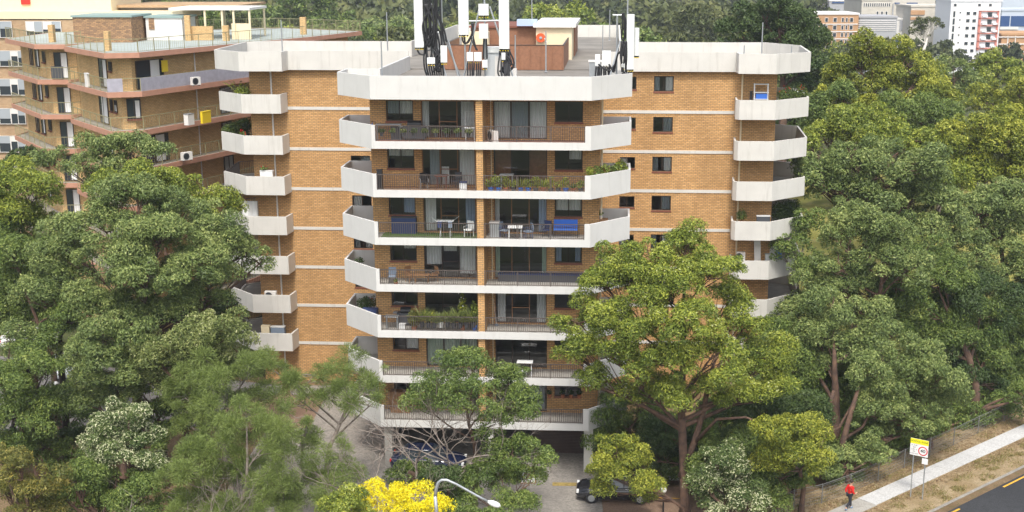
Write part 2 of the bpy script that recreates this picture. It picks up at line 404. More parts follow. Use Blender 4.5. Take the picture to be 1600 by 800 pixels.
wallo(wr, (BR, 16.0), (18.7, 16.0), 0, 22.75, ops)
wallo(wr, (18.7, 16.0), (18.7, 26.6), 0, 22.75); wallo(wr, (18.7, 26.6), (8.0, 26.6), 0, 22.75)
wallo(wr, (8.0, 26.6), (8.0, 55), 0, 22.75); wallo(wr, (8.0, 55), (-8.0, 55), 0, 22.75)
wr.build('wing_wall', M['brick'], AB)
cur_opts = [[(0.05, 0.5, 0.05, 0.97, 'curtain')], [(0.5, 0.95, 0.05, 0.97, 'curtaind')], [], [(0.05, 0.3, 0.05, .97, 'curtaind'), (.6, .95, .05, .97, 'curtain')]]
for i, o in enumerate(ops):
    window(AB, (BR + o[0], 16.0, o[2]), 0, o[1] - o[0], o[3] - o[2], curts=cur_opts[(i * 5 + 1) % 4])
for k in range(7): window(AB, (-10.85, 16.0, LS[k] - 1.45), 0, 1.4, 1.0, curts=cur_opts[(k * 3 + 2) % 4])
window(AB, (-10.85, 16.0, 21.3), 0, 1.4, 1.0)
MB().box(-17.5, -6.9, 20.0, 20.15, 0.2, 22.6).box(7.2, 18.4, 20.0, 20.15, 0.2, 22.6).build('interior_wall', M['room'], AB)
for z in LS: MB().box(-15.2, BL - 0.002, 15.955, 16.1, z - 0.1, z + 0.11).build('floor_band', M['whitew'], AB)
for z in RS: MB().box(BR + 0.002, 15.95, 15.955, 16.1, z - 0.1, z + 0.11).build('floor_band', M['whitew'], AB)
sl_ = MB()
for z in LS: sl_.prism([(-17.55, 16.25), (-6.9, 16.25), (-6.9, 26), (-17.55, 26)], z - 0.12, z + 0.08)
for z in RS: sl_.prism([(7.1, 16.25), (18.45, 16.25), (18.45, 26), (7.1, 26)], z - 0.12, z + 0.08)
sl_.build('floor_slab', M['roomf'], AB)

# --- central balconies, one storey after another
CUR = 'curtain'
LWIN = {7: [(.05, .5, .35, .97, 'curtaind'), (.5, .95, .35, .97, CUR)], 6: [(.05, .95, .6, .97, CUR)], 5: [(.55, .95, .1, .97, 'curtainb')], 4: [(.5, .95, .6, .97, CUR)],
        3: [], 2: [(.5, .95, .05, .97, CUR)], 1: []}
LDOOR = {7: [(.02, .14, .02, .98, CUR), (.74, .99, .02, .98, CUR)], 6: [(.14, .32, .02, .98, 'curtaind'), (.36, .5, .02, .5, CUR), (.7, .98, .02, .98, CUR)],
         5: [(.04, .24, .02, .98, CUR), (.8, .99, .02, .98, 'curtainb')], 4: [(.04, .33, .35, .98, CUR), (.37, .62, .72, .98, CUR), (.66, .99, .1, .98, CUR)],
         3: [], 2: [(.02, .32, .02, .98, 'curtaing'), (.35, .65, .02, .98, 'curtaing'), (.68, .98, .02, .98, 'curtaing')], 1: []}
RDOOR = {7: [(.02, .31, .02, .98, CUR), (.34, .64, .02, .98, 'curtaind'), (.68, .99, .02, .98, CUR)], 6: [], 5: [(.02, .1, .02, .98, CUR), (.84, .99, .02, .98, 'curtainb')],
         4: [(.02, .1, .02, .98, 'curtaing'), (.9, .99, .02, .98, 'curtaing')], 3: [(.05, .2, .02, .98, CUR), (.8, .97, .02, .98, CUR)], 2: [], 1: [(.4, .95, .02, .98, 'curtaind')]}
RWIN = {7: [], 6: [(.5, .95, .5, .97, CUR)], 5: [(.05, .48, .3, .97, CUR), (.52, .95, .3, .97, CUR)], 4: [(.05, .25, .05, .97, 'curtainb'), (.75, .95, .05, .97, 'curtainb')], 3: [], 2: [], 1: []}
FLOORM = {7: 'tile', 6: 'wood', 5: 'slab', 4: 'slab', 3: 'slab', 2: 'slab', 1: 'slab'}
for k in range(1, 8):
    z = 2.8 * k
    MB().prism([(UL + .05, .065), (UR - .05, .065), (TR - .07, 2.4), (TR - .07, 4.6), (BR - .1, 4.6), (BR - .1, 15.9), (BL + .1, 15.9), (BL + .1, 4.6), (TL + .07, 4.6), (TL + .07, 2.4)],
               z + 0.02, z + 0.25).build('floor_slab', M[FLOORM[k]], AB)
    MB().path([(UL + .18, 0), (UR - .3, 0)], z, z + 0.43, 0.12).build('slab_edge', M['white'], AB)
    MB().path([(UL + .18, 0), (UL, 0), (TL, 2.4), (TL, 4.75), (BL - 0.01, 4.75)], z, z + 1.35, 0.12).build('balustrade', M['white'], AB)
    MB().path([(UR - .3, 0), (UR, 0), (TR, 2.4), (TR, 4.75), (BR + 0.01, 4.75)], z, z + 1.35, 0.12).build('balustrade', M['white'], AB)
    railing(AB, [(UL + .2, 0), (-0.16, 0)], z + 0.43, 0.9); railing(AB, [(0.26, 0), (UR - .32, 0)], z + 0.43, 0.9)
    window(AB, (-5.65, 2.3, z + 1.3), 0, 1.6, 1.2, curts=LWIN[k])
    window(AB, (-3.6, 2.3, z + 0.3), 0, 3.15, 2.2, 'door', (.34, .67), LDOOR[k], sill=False, tr=0.95, fm='lframe' if k in (6, 7, 5) else 'frame')
    window(AB, (0.63, 2.3, z + 0.3), 0, 3.15, 2.2, 'door', (.33, .66), RDOOR[k], sill=False, tr=(0.95 if k in (3, 6) else False), fm='lframe' if k in (3, 4, 5) else 'frame')
    window(AB, (4.23, 2.3, z + 1.3), 0, 1.62, 1.2, curts=RWIN[k])
# brown infill wall and closed door of the sixth storey flat
MB().box(0.7, 1.65, 2.62, 2.66, 17.1, 19.3).box(2.7, 3.72, 2.62, 2.66, 17.1, 19.3).build('door_panel', M['brownscreen'], AB)
# --- downpipes
dp = MB()
for u, v in ((BR + .12, 2.55), (BR + .12, 3.0)): dp.tube([(u, v, 3), (u, v, 22.35)], 0.05, 8)
dp.build('downpipe', M['cream'], AB)
MB().tube([(-16.25, 15.93, 0.3), (-16.25, 15.93, 22.7)], 0.06, 8).build('downpipe', M['offwhite'], AB)
MB().tube([(16.35, 15.93, 0.3), (16.35, 15.93, 22.7)], 0.06, 8).build('downpipe', M['cream'], AB)
MB().tube([(0.5, 2.24, 3), (0.5, 2.24, 22.35)], 0.035, 6).build('downpipe', M['cream'], AB)
# --- wing balconies
for k in range(7):
    z = LS[k] - 0.22
    MB().prism([(-15.35, 15.99), (-15.42, 14.78), (-17.95, 14.78), (-20.15, 16.95), (-20.45, 21.4), (-17.8, 22.9), (-17.8, 15.99)], z, z + 0.22).build('floor_slab', M['slab'], AB)
    MB().path([(-15.22, 15.99), (-15.34, 14.7), (-18.0, 14.7), (-20.25, 16.9)], z - 0.01, z + 1.3, 0.12).build('balustrade', M['whitew'], AB)
    MB().path([(-20.25, 16.98), (-20.6, 21.5), (-17.9, 23.05)], z - 0.01, z + 0.3, 0.12).build('slab_edge', M['whitew'], AB)
    railing(AB, [(-20.27, 17.0), (-20.6, 21.5), (-17.9, 23.0)], z + 0.3, 0.97)
    z = RS[k] - 0.25
    MB().prism([(16.05, 15.99), (15.95, 14.4), (16.15, 14.2), (18.38, 14.2), (20.82, 16.4), (21.1, 22.4), (18.7, 23.9), (18.7, 15.99)], z, z + 0.22).build('floor_slab', M['slab'], AB)
    MB().path([(15.95, 15.99), (15.85, 14.35), (16.05, 14.1), (18.4, 14.1), (20.9, 16.35), (21.2, 22.5), (18.75, 24.0)], z - 0.01, z + 1.3, 0.12).build('balustrade', M['whitew'], AB)
# side doors onto the wing balconies
for k in range(7):
    window(AB, (-17.8, 19.6, LS[k] + 0.1), -pi / 2, 2.6, 2.1, 'door', (.5,), [], sill=False, pane='glassd')
    window(AB, (18.7, 17.2, RS[k] + 0.1), pi / 2, 2.6, 2.1, 'door', (.5,), [], sill=False, pane='glassd')
# --- roofs and parapets
MB().prism([(UL + .05, .1), (UR - .05, .1), (TR - .05, 2.45), (TR - .05, 4.65), (BR, 4.65), (BR, 15.7), (BL + .1, 15.7), (BL + .1, 4.65), (TL + .05, 4.65), (TL + .05, 2.45)], 22.41, 22.8).build('roof', M['roofdeck'], AB)
MB().prism([(-6.5, 15.75), (6.85, 15.75), (16.0, 15.75), (16.05, 14.35), (18.3, 14.3), (20.7, 16.3), (21.1, 23.5), (18.9, 27.0), (16.3, 26.7), (7.95, 26.9), (7.95, 55.3), (-8.1, 55.3), (-8.1, 26.9), (-15.7, 26.7), (-18.3, 27.0), (-20.6, 25.3), (-20.1, 16.6), (-17.8, 14.45), (-15.15, 14.5), (-15.1, 15.75)],
           22.76, 22.86).build('roof', M['roofdeck'], AB)
MB().path([(BL + .15, 15.6), (BL + .15, 4.75), (TL, 4.75), (TL, 2.4), (UL, 0), (UR, 0), (TR, 2.4), (TR, 4.75), (BR + .05, 4.75), (BR + .05, 15.6)], 22.4, 23.72, 0.14).build('roof_parapet', M['white'], AB)
MB().path([(BL + .1, 15.68), (-14.95, 15.68), (-15.05, 14.4), (-17.9, 14.3), (-20.25, 16.5), (-20.75, 25.5), (-18.4, 27.15), (-15.6, 26.85), (-8.2, 27.0), (-8.2, 55.5), (8.05, 55.5), (8.05, 27.0),
           (16.3, 26.85), (19.0, 27.15), (21.25, 23.5), (20.85, 16.2), (18.35, 14.15), (15.95, 14.25), (15.9, 15.68), (BR + .1, 15.68)], 22.74, 24.06, 0.14).build('roof_parapet', M['whitew'], AB)
# --- ground level: undercroft
for u, wd, v in ((6.1, 0.55, 0.3), (0.35, 0.3, 0.3), (-5.95, 0.45, 0.3)): MB().box(u, u + wd, v, v + 0.5, 0, 2.79).build('pillar', M['whitew' if u > 0 else 'slab'], AB)
MB().box(-6.55, -6.15, 4.0, 9.0, 0, 2.79).build('pillar', M['slab'], AB)
gw = MB(); wallo(gw, (BL, 6.8), (3.0, 6.8), 0, 2.8, ()); wallo(gw, (BR, 2.3), (BR, 16), 0, 2.8); wallo(gw, (BL, 16), (BL, 6.8), 0, 2.8)
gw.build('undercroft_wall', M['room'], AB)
gd = MB(); gd.box(2.75, 6.6, 3.2, 3.3, 0.02, 2.45)
for q in range(24): gd.box(2.75, 6.6, 3.17, 3.2, 0.05 + q * 0.1, 0.11 + q * 0.1)
gd = gd.build('garage_door', mat("dark_brown_roller_door", (0.085, 0.052, 0.04), 0.55, noise=0.3), AB)
ym = MB()
for q in (3.9, 4.6, 5.3): ym.box(q, q + 0.28, 3.14, 3.165, 2.0, 2.08)
ym.build('reflector', M['yellow'], gd)
MB().box(2.75, 6.6, 2.9, 3.16, 2.46, 2.79).build('lintel', M['slab'], AB)

# ================================================================= ROOFTOP
def mk(name, label, cat, base, group=None):
    """a thing on the building: Empty at base (u, v, z); returns it and a function shifting points into it"""
    o = thing(name, label, cat, B2W(*base), -PSI, group)
    return o, (lambda p: (p[0] - base[0], p[1] - base[1], p[2] - base[2]))
RZ = 22.8
en, T = mk('screen_enclosure', 'low brown timber screen enclosure on the roof behind the antennas', 'screen', (0, 20, RZ))
e = MB(); e.path([T(p)[:2] for p in ((-4.1, 24.4, 0), (-4.1, 15.3, 0), (4.15, 15.3, 0), (4.15, 24.4, 0))], 0.05, 1.68, 0.06)
e.build('panel', M['brownscreen'], en)
e = MB(); e.path([T(p)[:2] for p in ((-4.1, 24.4, 0), (-4.1, 15.3, 0), (4.15, 15.3, 0), (4.15, 24.4, 0))], 1.685, 1.73, 0.1)
e.build('cap_rail', M['frame'], en)
e = MB()
for q in range(12):
    u = -4.1 + 8.25 * q / 11; e.box(u - 0.03, u + 0.03, -4.79, -4.74, 0.05, 1.66)
e.build('batten', M['brownscreen'], en)
lh, T = mk('lift_house', 'cream and brown rooftop lift house with overhanging pale roof', 'roof house', (0, 30, RZ))
MB().box(1.7, 4.4, -5.3, 6, 0.02, 2.45).build('wall', M['cream'], lh)
MB().box(4.405, 4.5, -1.5, 6, 0.02, 2.4).build('side_cladding', M['brownscreen'], lh)
MB().box(-3.4, 1.68, -4.0, 4, 0.02, 2.35).build('cladding', M['brownscreen'], lh)
MB().box(-3.5, 1.69, -4.15, 4.1, 2.36, 2.5).build('fascia', M['sill'], lh)
MB().box(1.5, 4.7, -5.6, 6.2, 2.46, 2.72).build('roof', M['offwhite'], lh)
MB().box(-3.9, -1.9, -5.5, -4.4, 0.02, 2.1).build('side_wall', M['cream'], lh)
MB().box(0.2, 1.7, -4.6, -3.4, 2.52, 3.0).build('vent_box', mat("pale_blue_metal", (0.45, 0.55, 0.75), 0.5), lh)
hr, T = mk('hose_reel', 'round orange-red hose reel on the cream rooftop wall', 'hose reel', onv(845, 59, 24.55))
MB().lathe((0, 0, 0), [(0.33, 0), (0.35, -0.03), (0.35, -0.16), (0.33, -0.19), (0.12, -0.19), (0.1, -0.1)], 24, 'y').build('drum', M['orange'], hr)
MB().lathe((0, -0.15, 0), [(0.11, 0), (0.11, -0.09), (0.03, -0.1)], 12, 'y').build('hub', M['metal'], hr)
MB().tube([(0.28, -0.2, -0.02), (0.5, -0.24, -0.35), (0.62, -0.2, -0.2)], 0.03, 6).build('hose', M['offwhite'], hr)

def cables(parent, paths, r=0.035, col='black'):
    r *= 1.15
    for p in paths:
        mb = MB()
        # smooth the line with a Catmull-Rom curve
        P = [np.array(q, float) for q in p]; P = [P[0]] + P + [P[-1]]; out = []
        for i in range(1, len(P) - 2):
            for t in np.linspace(0, 1, 7, endpoint=(i == len(P) - 3)):
                out.append(tuple(0.5 * ((2 * P[i]) + (-P[i - 1] + P[i + 1]) * t + (2 * P[i - 1] - 5 * P[i] + 4 * P[i + 1] - P[i + 2]) * t * t + (-P[i - 1] + 3 * P[i] - 3 * P[i + 1] + P[i + 2]) * t ** 3)))
        mb.tube(out, r, 6); mb.build('cable', M[col], parent, smooth=True)
def radio(parent, c, w_, h_, d=0.22, m='antw', plugs=3):
    b = MB(); b.box(c[0] - w_ / 2, c[0] + w_ / 2, c[1] - d / 2, c[1] + d / 2, c[2], c[2] + h_)
    for q in range(4):
        x = c[0] - w_ / 2 + w_ * (q + 0.5) / 4; b.box(x - 0.012, x + 0.012, c[1] - d / 2 - 0.025, c[1] - d / 2, c[2] + 0.05, c[2] + h_ - 0.05)
    o = b.build('radio_unit', M[m], parent)
    if plugs:
        y = MB(); kk = MB()
        for q in range(plugs):
            x = c[0] - w_ / 2 + w_ * (q + 0.5) / plugs
            kk.tube([(x, c[1] - 0.03, c[2] - 0.07), (x, c[1] - 0.03, c[2])], 0.03, 6); y.tube([(x, c[1] - 0.03, c[2] - 0.12), (x, c[1] - 0.03, c[2] - 0.07)], 0.035, 6)
        y.build('plug', M['yellow'], o); kk.build('socket', M['black'], o)
    return o
def panel(parent, x0, x1, y_, z0, z1, d=0.18):
    """tall antenna panel with rounded front edges"""
    b = MB(); c = (x0 + x1) / 2; h = (x1 - x0) / 2
    b.prism([(x0, y_ + d), (x0, y_ + 0.05), (x0 + 0.05, y_), (x1 - 0.05, y_), (x1, y_ + 0.05), (x1, y_ + d)], z0, z1)
    o = b.build('antenna_panel', M['antw'], parent)
    s = MB(); y = MB()
    for q in range(4):
        x = x0 + (x1 - x0) * (q + 0.5) / 4; s.tube([(x, y_ + 0.09, z0 - 0.08), (x, y_ + 0.09, z0)], 0.045, 6); y.tube([(x, y_ + 0.09, z0 - 0.13), (x, y_ + 0.09, z0 - 0.08)], 0.036, 6)
    s.box(x0 + .02, x1 - .02, y_ + .06, y_ + .12, z0 - .05, z0 - .01); s.build('socket', M['black'], o); y.build('plug', M['yellow'], o)
    return o
def Q(base, v):        # rooftop point from a bearing, relative to base
    return lambda x, y: tuple(a - b for a, b in zip(onv(x, y, v), base))
rn = random.Random(3)
def droop(a, b, sag, n=3):
    a = np.array(a); b = np.array(b); o = [tuple(a)]
    for k in range(1, n + 1):
        t = k / (n + 1); p = a + (b - a) * t; p[2] -= sag * sin(pi * t); p[0] += rn.uniform(-.05, .05); o.append(tuple(p))
    return o + [tuple(b)]
# left cluster
base = (*onv(682, 112, 2.0)[:2], RZ); A1, _ = mk('antenna_mast', 'tall white antenna with thick black cables and lattice braces at the left roof corner', 'antenna', base); q = Q(base, 2.0)
TOP = 29.4 - RZ
def px(x): return q(x, 60)[0]
panel(A1, px(648), px(662), -0.15, q(655, 74)[2], TOP)
ms = MB(); ms.tube([(px(665), 0.15, 0), (px(665), 0.15, TOP)], 0.045, 8); ms.tube([(px(690), 0.3, 0), (px(690), 0.3, TOP)], 0.04, 8); ms.build('pole', M['metal'], A1)
ms = MB(); ms.tube([q(664, 2), (q(702, 112)[0], 0.0, 0.0)], 0.055, 8); ms.tube([(q(667, -6)[0], 0.3, q(667, -6)[2]), (q(722, 112)[0], 1.1, 0)], 0.045, 8)
ms.tube([(px(665), 0.15, 2.2), (px(690), 0.3, 2.2)], 0.035, 6); ms.tube([(px(665), 0.15, 3.2), (px(690), 0.3, 3.2)], 0.035, 6)
ms.build('brace', M['metal'], A1)
for k in range(9):
    x = 663 + 3.1 * k
    cables(A1, [[(px(x) + rn.uniform(-.1, .1), -0.05, TOP), (px(x + rn.uniform(-3, 3)), -0.08, 2.6), (px(662 + k * 3.5), -0.12, 1.7), (px(664 + k * 3.5), -0.1, 1.0), (px(673 + k * 2.2), -0.05, 0.15)]], 0.045)
cables(A1, [[q(652, 78), q(656, 84), q(664, 83), q(667, 60), q(670, 48)], [q(658, 50), q(657, 74)], [q(667, 66), q(668, 50), q(676, 44), q(684, 56), q(687, 80), q(683, 108)], [q(665, 70), q(665, 52), q(675, 41), q(688, 52), q(690, 84), q(688, 108)],
             [q(682, 20), q(690, 42), q(695, 72)], [q(679, 10), q(693, 44), q(698, 66)]], 0.05)
radio(A1, (px(660), 0.0, q(660, 74)[2]), 0.22, 0.35, plugs=2)
radio(A1, (px(674), -0.2, q(670, 99)[2]), 0.45, 0.35, plugs=3); radio(A1, (px(694), -0.2, q(692, 97)[2]), 0.36, 0.95, plugs=3)
radio(A1, (px(676), 0.1, q(676, 84)[2]), 0.28, 0.9, m='metal', plugs=0)
# middle cluster: two big panels on a braced frame
base = (*onv(750, 112, 2.2)[:2], RZ); A2, _ = mk('antenna_mast', 'two tall white antenna panels on a steel cross-braced frame at the roof middle', 'antenna', base); q = Q(base, 2.2)
def px(x): return q(x, 60)[0]
panel(A2, px(717), px(733), -0.2, q(725, 54)[2], TOP); panel(A2, px(780), px(796), -0.2, q(788, 76)[2], TOP)
panel(A2, px(748), px(764), -0.1, q(756, 24)[2], q(756, 6)[2])
ms = MB(); ms.tube([(px(757), 0.2, 0), (px(757), 0.2, TOP)], 0.05, 8); ms.tube([(px(726), 0.1, 0.9), (px(726), 0.1, TOP)], 0.045, 8); ms.tube([(px(789), 0.1, 0), (px(789), 0.1, TOP)], 0.045, 8)
ms.build('pole', M['metal'], A2)
ms = MB(); ms.tube([q(733, 33), q(780, 32)], 0.05, 8); a = q(765, 10); b_ = q(808, 117); ms.tube([a, (b_[0], 0.0, 0)], 0.05, 8)
a = q(749, 14); b_ = q(720, 116); ms.tube([a, (b_[0], 0.0, 0)], 0.05, 8); a = q(700, 62); b_ = q(721, 112); ms.tube([a, (b_[0], 0.0, 0)], 0.05, 8)
ms.build('brace', M['metal'], A2)
MB().box(px(749), px(763), -0.15, 0.1, q(756, 60)[2], q(756, 37)[2]).build('junction_box', M['offwhite'], A2)
radio(A2, (px(734.5), -0.15, q(735, 95)[2]), 0.36, 0.5, plugs=4); radio(A2, (px(747), -0.15, q(747, 95)[2]), 0.42, 0.5, plugs=4)
radio(A2, (px(758), -0.2, q(757, 105)[2]), 0.3, 0.42, plugs=2); radio(A2, (px(787), -0.15, q(787, 93)[2]), 0.22, 0.4, plugs=3)
cables(A2, [[q(722, 55), q(724, 66), q(730, 66), q(738, 50), q(737, 36)], [q(725, 55), q(727, 67), q(733, 64), q(739, 48), q(739, 34)], [q(736, 34), q(740, 52), q(735, 70), q(733, 82)], [q(738, 36), q(739, 55), q(744, 78)], [q(740, 36), q(737, 60), q(746, 79)],
             [q(757, 25), q(757, 31)], [q(756, 60), q(755, 92)], [q(760, 60), q(761, 92)]], 0.045)
for k in range(7): cables(A2, [[(px(731 + 3.4 * k), -0.2, q(735, 97)[2]), (px(731 + 3.4 * k) + rn.uniform(-.06, .06), -0.25, 0.45), (px(735 + 2.8 * k), -0.1, 0.02)]], 0.04)
for k in range(9):
    x = 782 + 1.8 * k; cables(A2, [[q(x, 77), (px(x + rn.uniform(-4, 4)), -0.3, 1.0), (px(x + rn.uniform(-7, 5)), -0.32, 0.5), (px(779 + 2.5 * k), -0.2, 0.05)]], 0.045)
cables(A2, [[q(794, 80), q(799, 98), q(802, 104), q(792, 110), q(783, 112)], [q(795, 78), q(803, 96), q(800, 108), q(786, 114)]], 0.045)
# equipment cabinet behind
cb, T = mk('equipment_cabinet', 'tall pale grey equipment cabinet behind the middle roof antennas', 'cabinet', (*onv(773, 112, 3.6)[:2], RZ))
MB().box(-0.55, 0.45, -0.35, 0.4, 0.06, 2.0).build('body', mat("pale_grey_cabinet", (0.58, 0.61, 0.62), 0.5), cb)
MB().box(-0.6, 0.5, -0.42, 0.45, 2.005, 2.32).build('lid', M['antw'], cb)
MB().box(0.05, 0.4, -0.385, -0.36, 0.2, 1.8).build('door', M['offwhite'], cb)
c2, T = mk('equipment_cabinet', 'narrow pale cabinet beside the right-hand middle antenna panel', 'cabinet', (*onv(802, 112, 3.6)[:2], RZ))
MB().box(-0.3, 0.2, -0.2, 0.25, 0.05, 1.05).build('body', M['offwhite'], c2); MB().box(-0.5, -0.32, 0, 0.25, 0.05, 2.1).build('side_panel', M['antw'], c2)
# right cluster
base = (*onv(975, 112, 2.6)[:2], RZ); A3, _ = mk('antenna_mast', 'white antenna panel with looping black cables at the right roof corner', 'antenna', base); q = Q(base, 2.6)
def px(x): return q(x, 60)[0]
panel(A3, px(979), px(991), -0.2, q(985, 108)[2], q(985, 22)[2])
panel(A3, px(991.5), px(999), 0.4, q(985, 88)[2], q(985, 44)[2])
ms = MB(); ms.tube([(px(980), 0.15, 0), (px(980), 0.15, TOP)], 0.045, 8); ms.tube([(px(964), 0.5, 0), (px(964), 0.5, q(964, 24)[2])], 0.05, 8); ms.tube([(px(957), 0.5, q(957, 24)[2]), (px(972), 0.5, q(972, 24)[2])], 0.04, 6)
ms.build('pole', M['metal'], A3)
ms = MB(); a = q(969, 64); b_ = q(948, 116); ms.tube([a, (b_[0], -0.3, 0.1)], 0.05, 8); ms.build('brace', M['metal'], A3)
radio(A3, (px(934), 0.1, q(934, 103)[2]), 0.28, 0.65, plugs=2); radio(A3, (px(948), 0.3, q(948, 103)[2]), 0.5, 0.85, plugs=3); radio(A3, (px(974), -0.1, q(974, 106)[2]), 0.2, 0.3, plugs=2)
cables(A3, [[q(972, 20), q(973, 40), q(971, 58), q(975, 62), q(976, 40), q(975, 22)], [q(974, 20), q(978, 34), q(978, 60)], [q(973, 62), q(976, 80), q(974, 108)], [q(977, 64), q(975, 84), q(978, 112)], [q(971, 80), q(964, 86), q(958, 110)],
             [q(976, 88), q(966, 84), q(960, 112)], [q(984, 110), q(980, 117), q(974, 112)], [q(987, 110), q(982, 120), q(972, 114)]], 0.045)
for k in range(8): cables(A3, [[(px(932 + 3 * k), 0.05, q(940, 104)[2]), (px(932 + 3 * k) + rn.uniform(-.1, .1), 0, 0.5), (px(935 + 3.2 * k), 0.05, 0.1)]], 0.045)
c3, T = mk('equipment_cabinet', 'weathered grey cabinet on the roof left of the right corner antenna', 'cabinet', (*onv(930, 100, 5.2)[:2], RZ))
MB().box(-0.35, 0.35, -0.25, 0.25, 0.05, 1.35).build('body', M['metal'], c3); MB().box(-0.4, 0.4, -0.3, 0.3, 1.355, 1.45).build('lid', M['offwhite'], c3)
# cable bundles and clamps that make dark knots at the feet of the antennas
def knot(par, qf, cx_, cy_, w_, h_, n, seed):
    r_ = random.Random(seed)
    for k in range(n):
        a = qf(cx_ + r_.uniform(-w_, w_), cy_ - h_); b = qf(cx_ + r_.uniform(-w_, w_) * 1.2, cy_); c = qf(cx_ + r_.uniform(-w_, w_), min(cy_ + h_, 112)); cables(par, [[(a[0], a[1] - .15, a[2]), (b[0], b[1] - .2, b[2]), (c[0], c[1] - .15, max(.04, c[2]))]], .05)
knot(A1, Q((*onv(682, 112, 2.0)[:2], RZ), 2.0), 672, 40, 9, 34, 5, 1); knot(A1, Q((*onv(682, 112, 2.0)[:2], RZ), 2.0), 684, 95, 8, 18, 5, 2)
knot(A2, Q((*onv(750, 112, 2.2)[:2], RZ), 2.2), 789, 96, 9, 16, 5, 3); knot(A3, Q((*onv(975, 112, 2.6)[:2], RZ), 2.6), 975, 88, 5, 24, 8, 4); knot(A3, Q((*onv(975, 112, 2.6)[:2], RZ), 2.6), 948, 108, 14, 8, 3, 5)
# thin poles
for (x, yt, yb, v, lab) in ((853, 50, 108, 13.5, 'thin grey roof pole in front of the brown screen'), (942, 41, 84, 30, 'thin grey pole on the rear roof left of the right antenna'),
        (953, 16, 60, 50, 'slender pole at the rear parapet by the right antenna'), (831, -4, 30, 30, 'white thin rod rising above the pale roof of the lift house'), (439, 32, 79, 17.5, 'thin dark pole on the left wing roof'),
        (604, 20, 79, 17.5, 'thin dark pole where the left wing roof meets the centre'), (595.5, 66, 119, 1.2, 'dark pole on the left front corner of the central roof'),
        (1192, 36, 87, 16, 'tall thin pole on the right wing roof'), (1163, 72, 86, 16.5, 'short post at the start of the right wing roof end'), (1237, 73, 86, 17, 'short post at the far right of the right wing roof'),
        (994, 44, 82, 17, 'dark short pole right of the right corner antenna'), (805, 56, 108, 8, 'grey rod on the roof right of the middle antennas')):
    a = onv(x, yt, v); po, T = mk('roof_pole', lab, 'pole', (a[0], a[1], RZ + 0.05), 'poles on the roof')
    MB().tube([(0, 0, 0), (0, 0, a[2] - RZ)], [0.05, 0.035], 8).build('pole', M['metal'], po); MB().lathe((0, 0, 0), [(0.12, 0), (0.12, 0.03), (0.06, 0.05)], 8).build('base_plate', M['metal'], po)
rp = MB(); pts = [onv(700, 100, 2.9), onv(720, 106, 2.9), onv(757, 98, 2.9)]; b0 = pts[0]
# ================================================================= GROUND, ROADS
def gmat(name, a, b, c, s1, s2, bump=0.4, thr=(0.42, 0.6)):
    m = bpy.data.materials.new(name); m.use_nodes = True; n = m.node_tree.nodes; l = m.node_tree.links; bs = n["Principled BSDF"]; bs.inputs["Roughness"].default_value = 0.95
    bs.inputs["Specular IOR Level"].default_value = 0.15
    g = n.new("ShaderNodeNewGeometry")
    def noise(s, d=8):
        z = n.new("ShaderNodeTexNoise"); z.inputs["Scale"].default_value = s; z.inputs["Detail"].default_value = d; z.inputs["Roughness"].default_value = 0.65; l.new(g.outputs["Position"], z.inputs["Vector"]); return z
    n1, n2, n3 = noise(s1), noise(s2), noise(s2 * 6, 3)
    def mix(f, x, y, lo, hi):
        r = n.new("ShaderNodeMapRange"); r.inputs[1].default_value = lo; r.inputs[2].default_value = hi; l.new(f, r.inputs[0])
        q = n.new("ShaderNodeMix"); q.data_type = 'RGBA'; l.new(r.outputs[0], q.inputs[0])
        for s, v in ((6, x), (7, y)):
            if isinstance(v, tuple): q.inputs[s].default_value = (*v, 1)
            else: l.new(v, q.inputs[s])
        return q.outputs[2]
    o = mix(n1.outputs["Fac"], a, b, *thr); o = mix(n2.outputs["Fac"], o, c, 0.5, 0.72); o2 = mix(n3.outputs["Fac"], tuple(x * 0.7 for x in a), o, 0.3, 0.6)
    l.new(o2, bs.inputs["Base Color"]); bp = n.new("ShaderNodeBump"); bp.inputs["Strength"].default_value = bump; bp.inputs["Distance"].default_value = 0.05
    l.new(n3.outputs["Fac"], bp.inputs["Height"]); l.new(bp.outputs[0], bs.inputs["Normal"]); return m
M['litter'] = gmat("leaf_litter_soil", (0.17, 0.115, 0.065), (0.27, 0.19, 0.11), (0.10, 0.11, 0.035), 0.35, 2.2)
M['verge'] = gmat("dry_verge_grass", (0.30, 0.22, 0.12), (0.42, 0.33, 0.21), (0.22, 0.18, 0.085), 0.5, 1.6)
M['grass'] = gmat("dry_yellow_grass", (0.30, 0.27, 0.07), (0.20, 0.22, 0.05), (0.38, 0.33, 0.14), 0.08, 0.6)
M['forestfloor'] = gmat("far_woodland_floor", (0.06, 0.075, 0.03), (0.09, 0.10, 0.035), (0.12, 0.10, 0.05), 0.02, 0.1)
M['concrete'] = gmat("worn_forecourt_concrete", (0.30, 0.275, 0.245), (0.37, 0.34, 0.30), (0.20, 0.185, 0.17), 0.25, 1.1, 0.1)
M['paver'] = gmat("brown_pavers", (0.27, 0.18, 0.125), (0.32, 0.22, 0.155), (0.22, 0.15, 0.105), 0.5, 3, 0.2)
M['path'] = gmat("new_concrete_path", (0.56, 0.555, 0.54), (0.60, 0.595, 0.58), (0.52, 0.51, 0.49), 0.4, 2.0, 0.05)
M['pathold'] = gmat("old_concrete_path", (0.40, 0.38, 0.34), (0.46, 0.44, 0.40), (0.33, 0.31, 0.28), 0.6, 2.5, 0.1)
M['asphalt'] = gmat("asphalt", (0.050, 0.052, 0.056), (0.062, 0.064, 0.068), (0.042, 0.043, 0.046), 0.2, 3, 0.2)
M['asphaltold'] = gmat("grey_asphalt", (0.19, 0.18, 0.17), (0.24, 0.225, 0.21), (0.15, 0.14, 0.135), 0.2, 1.5, 0.1)
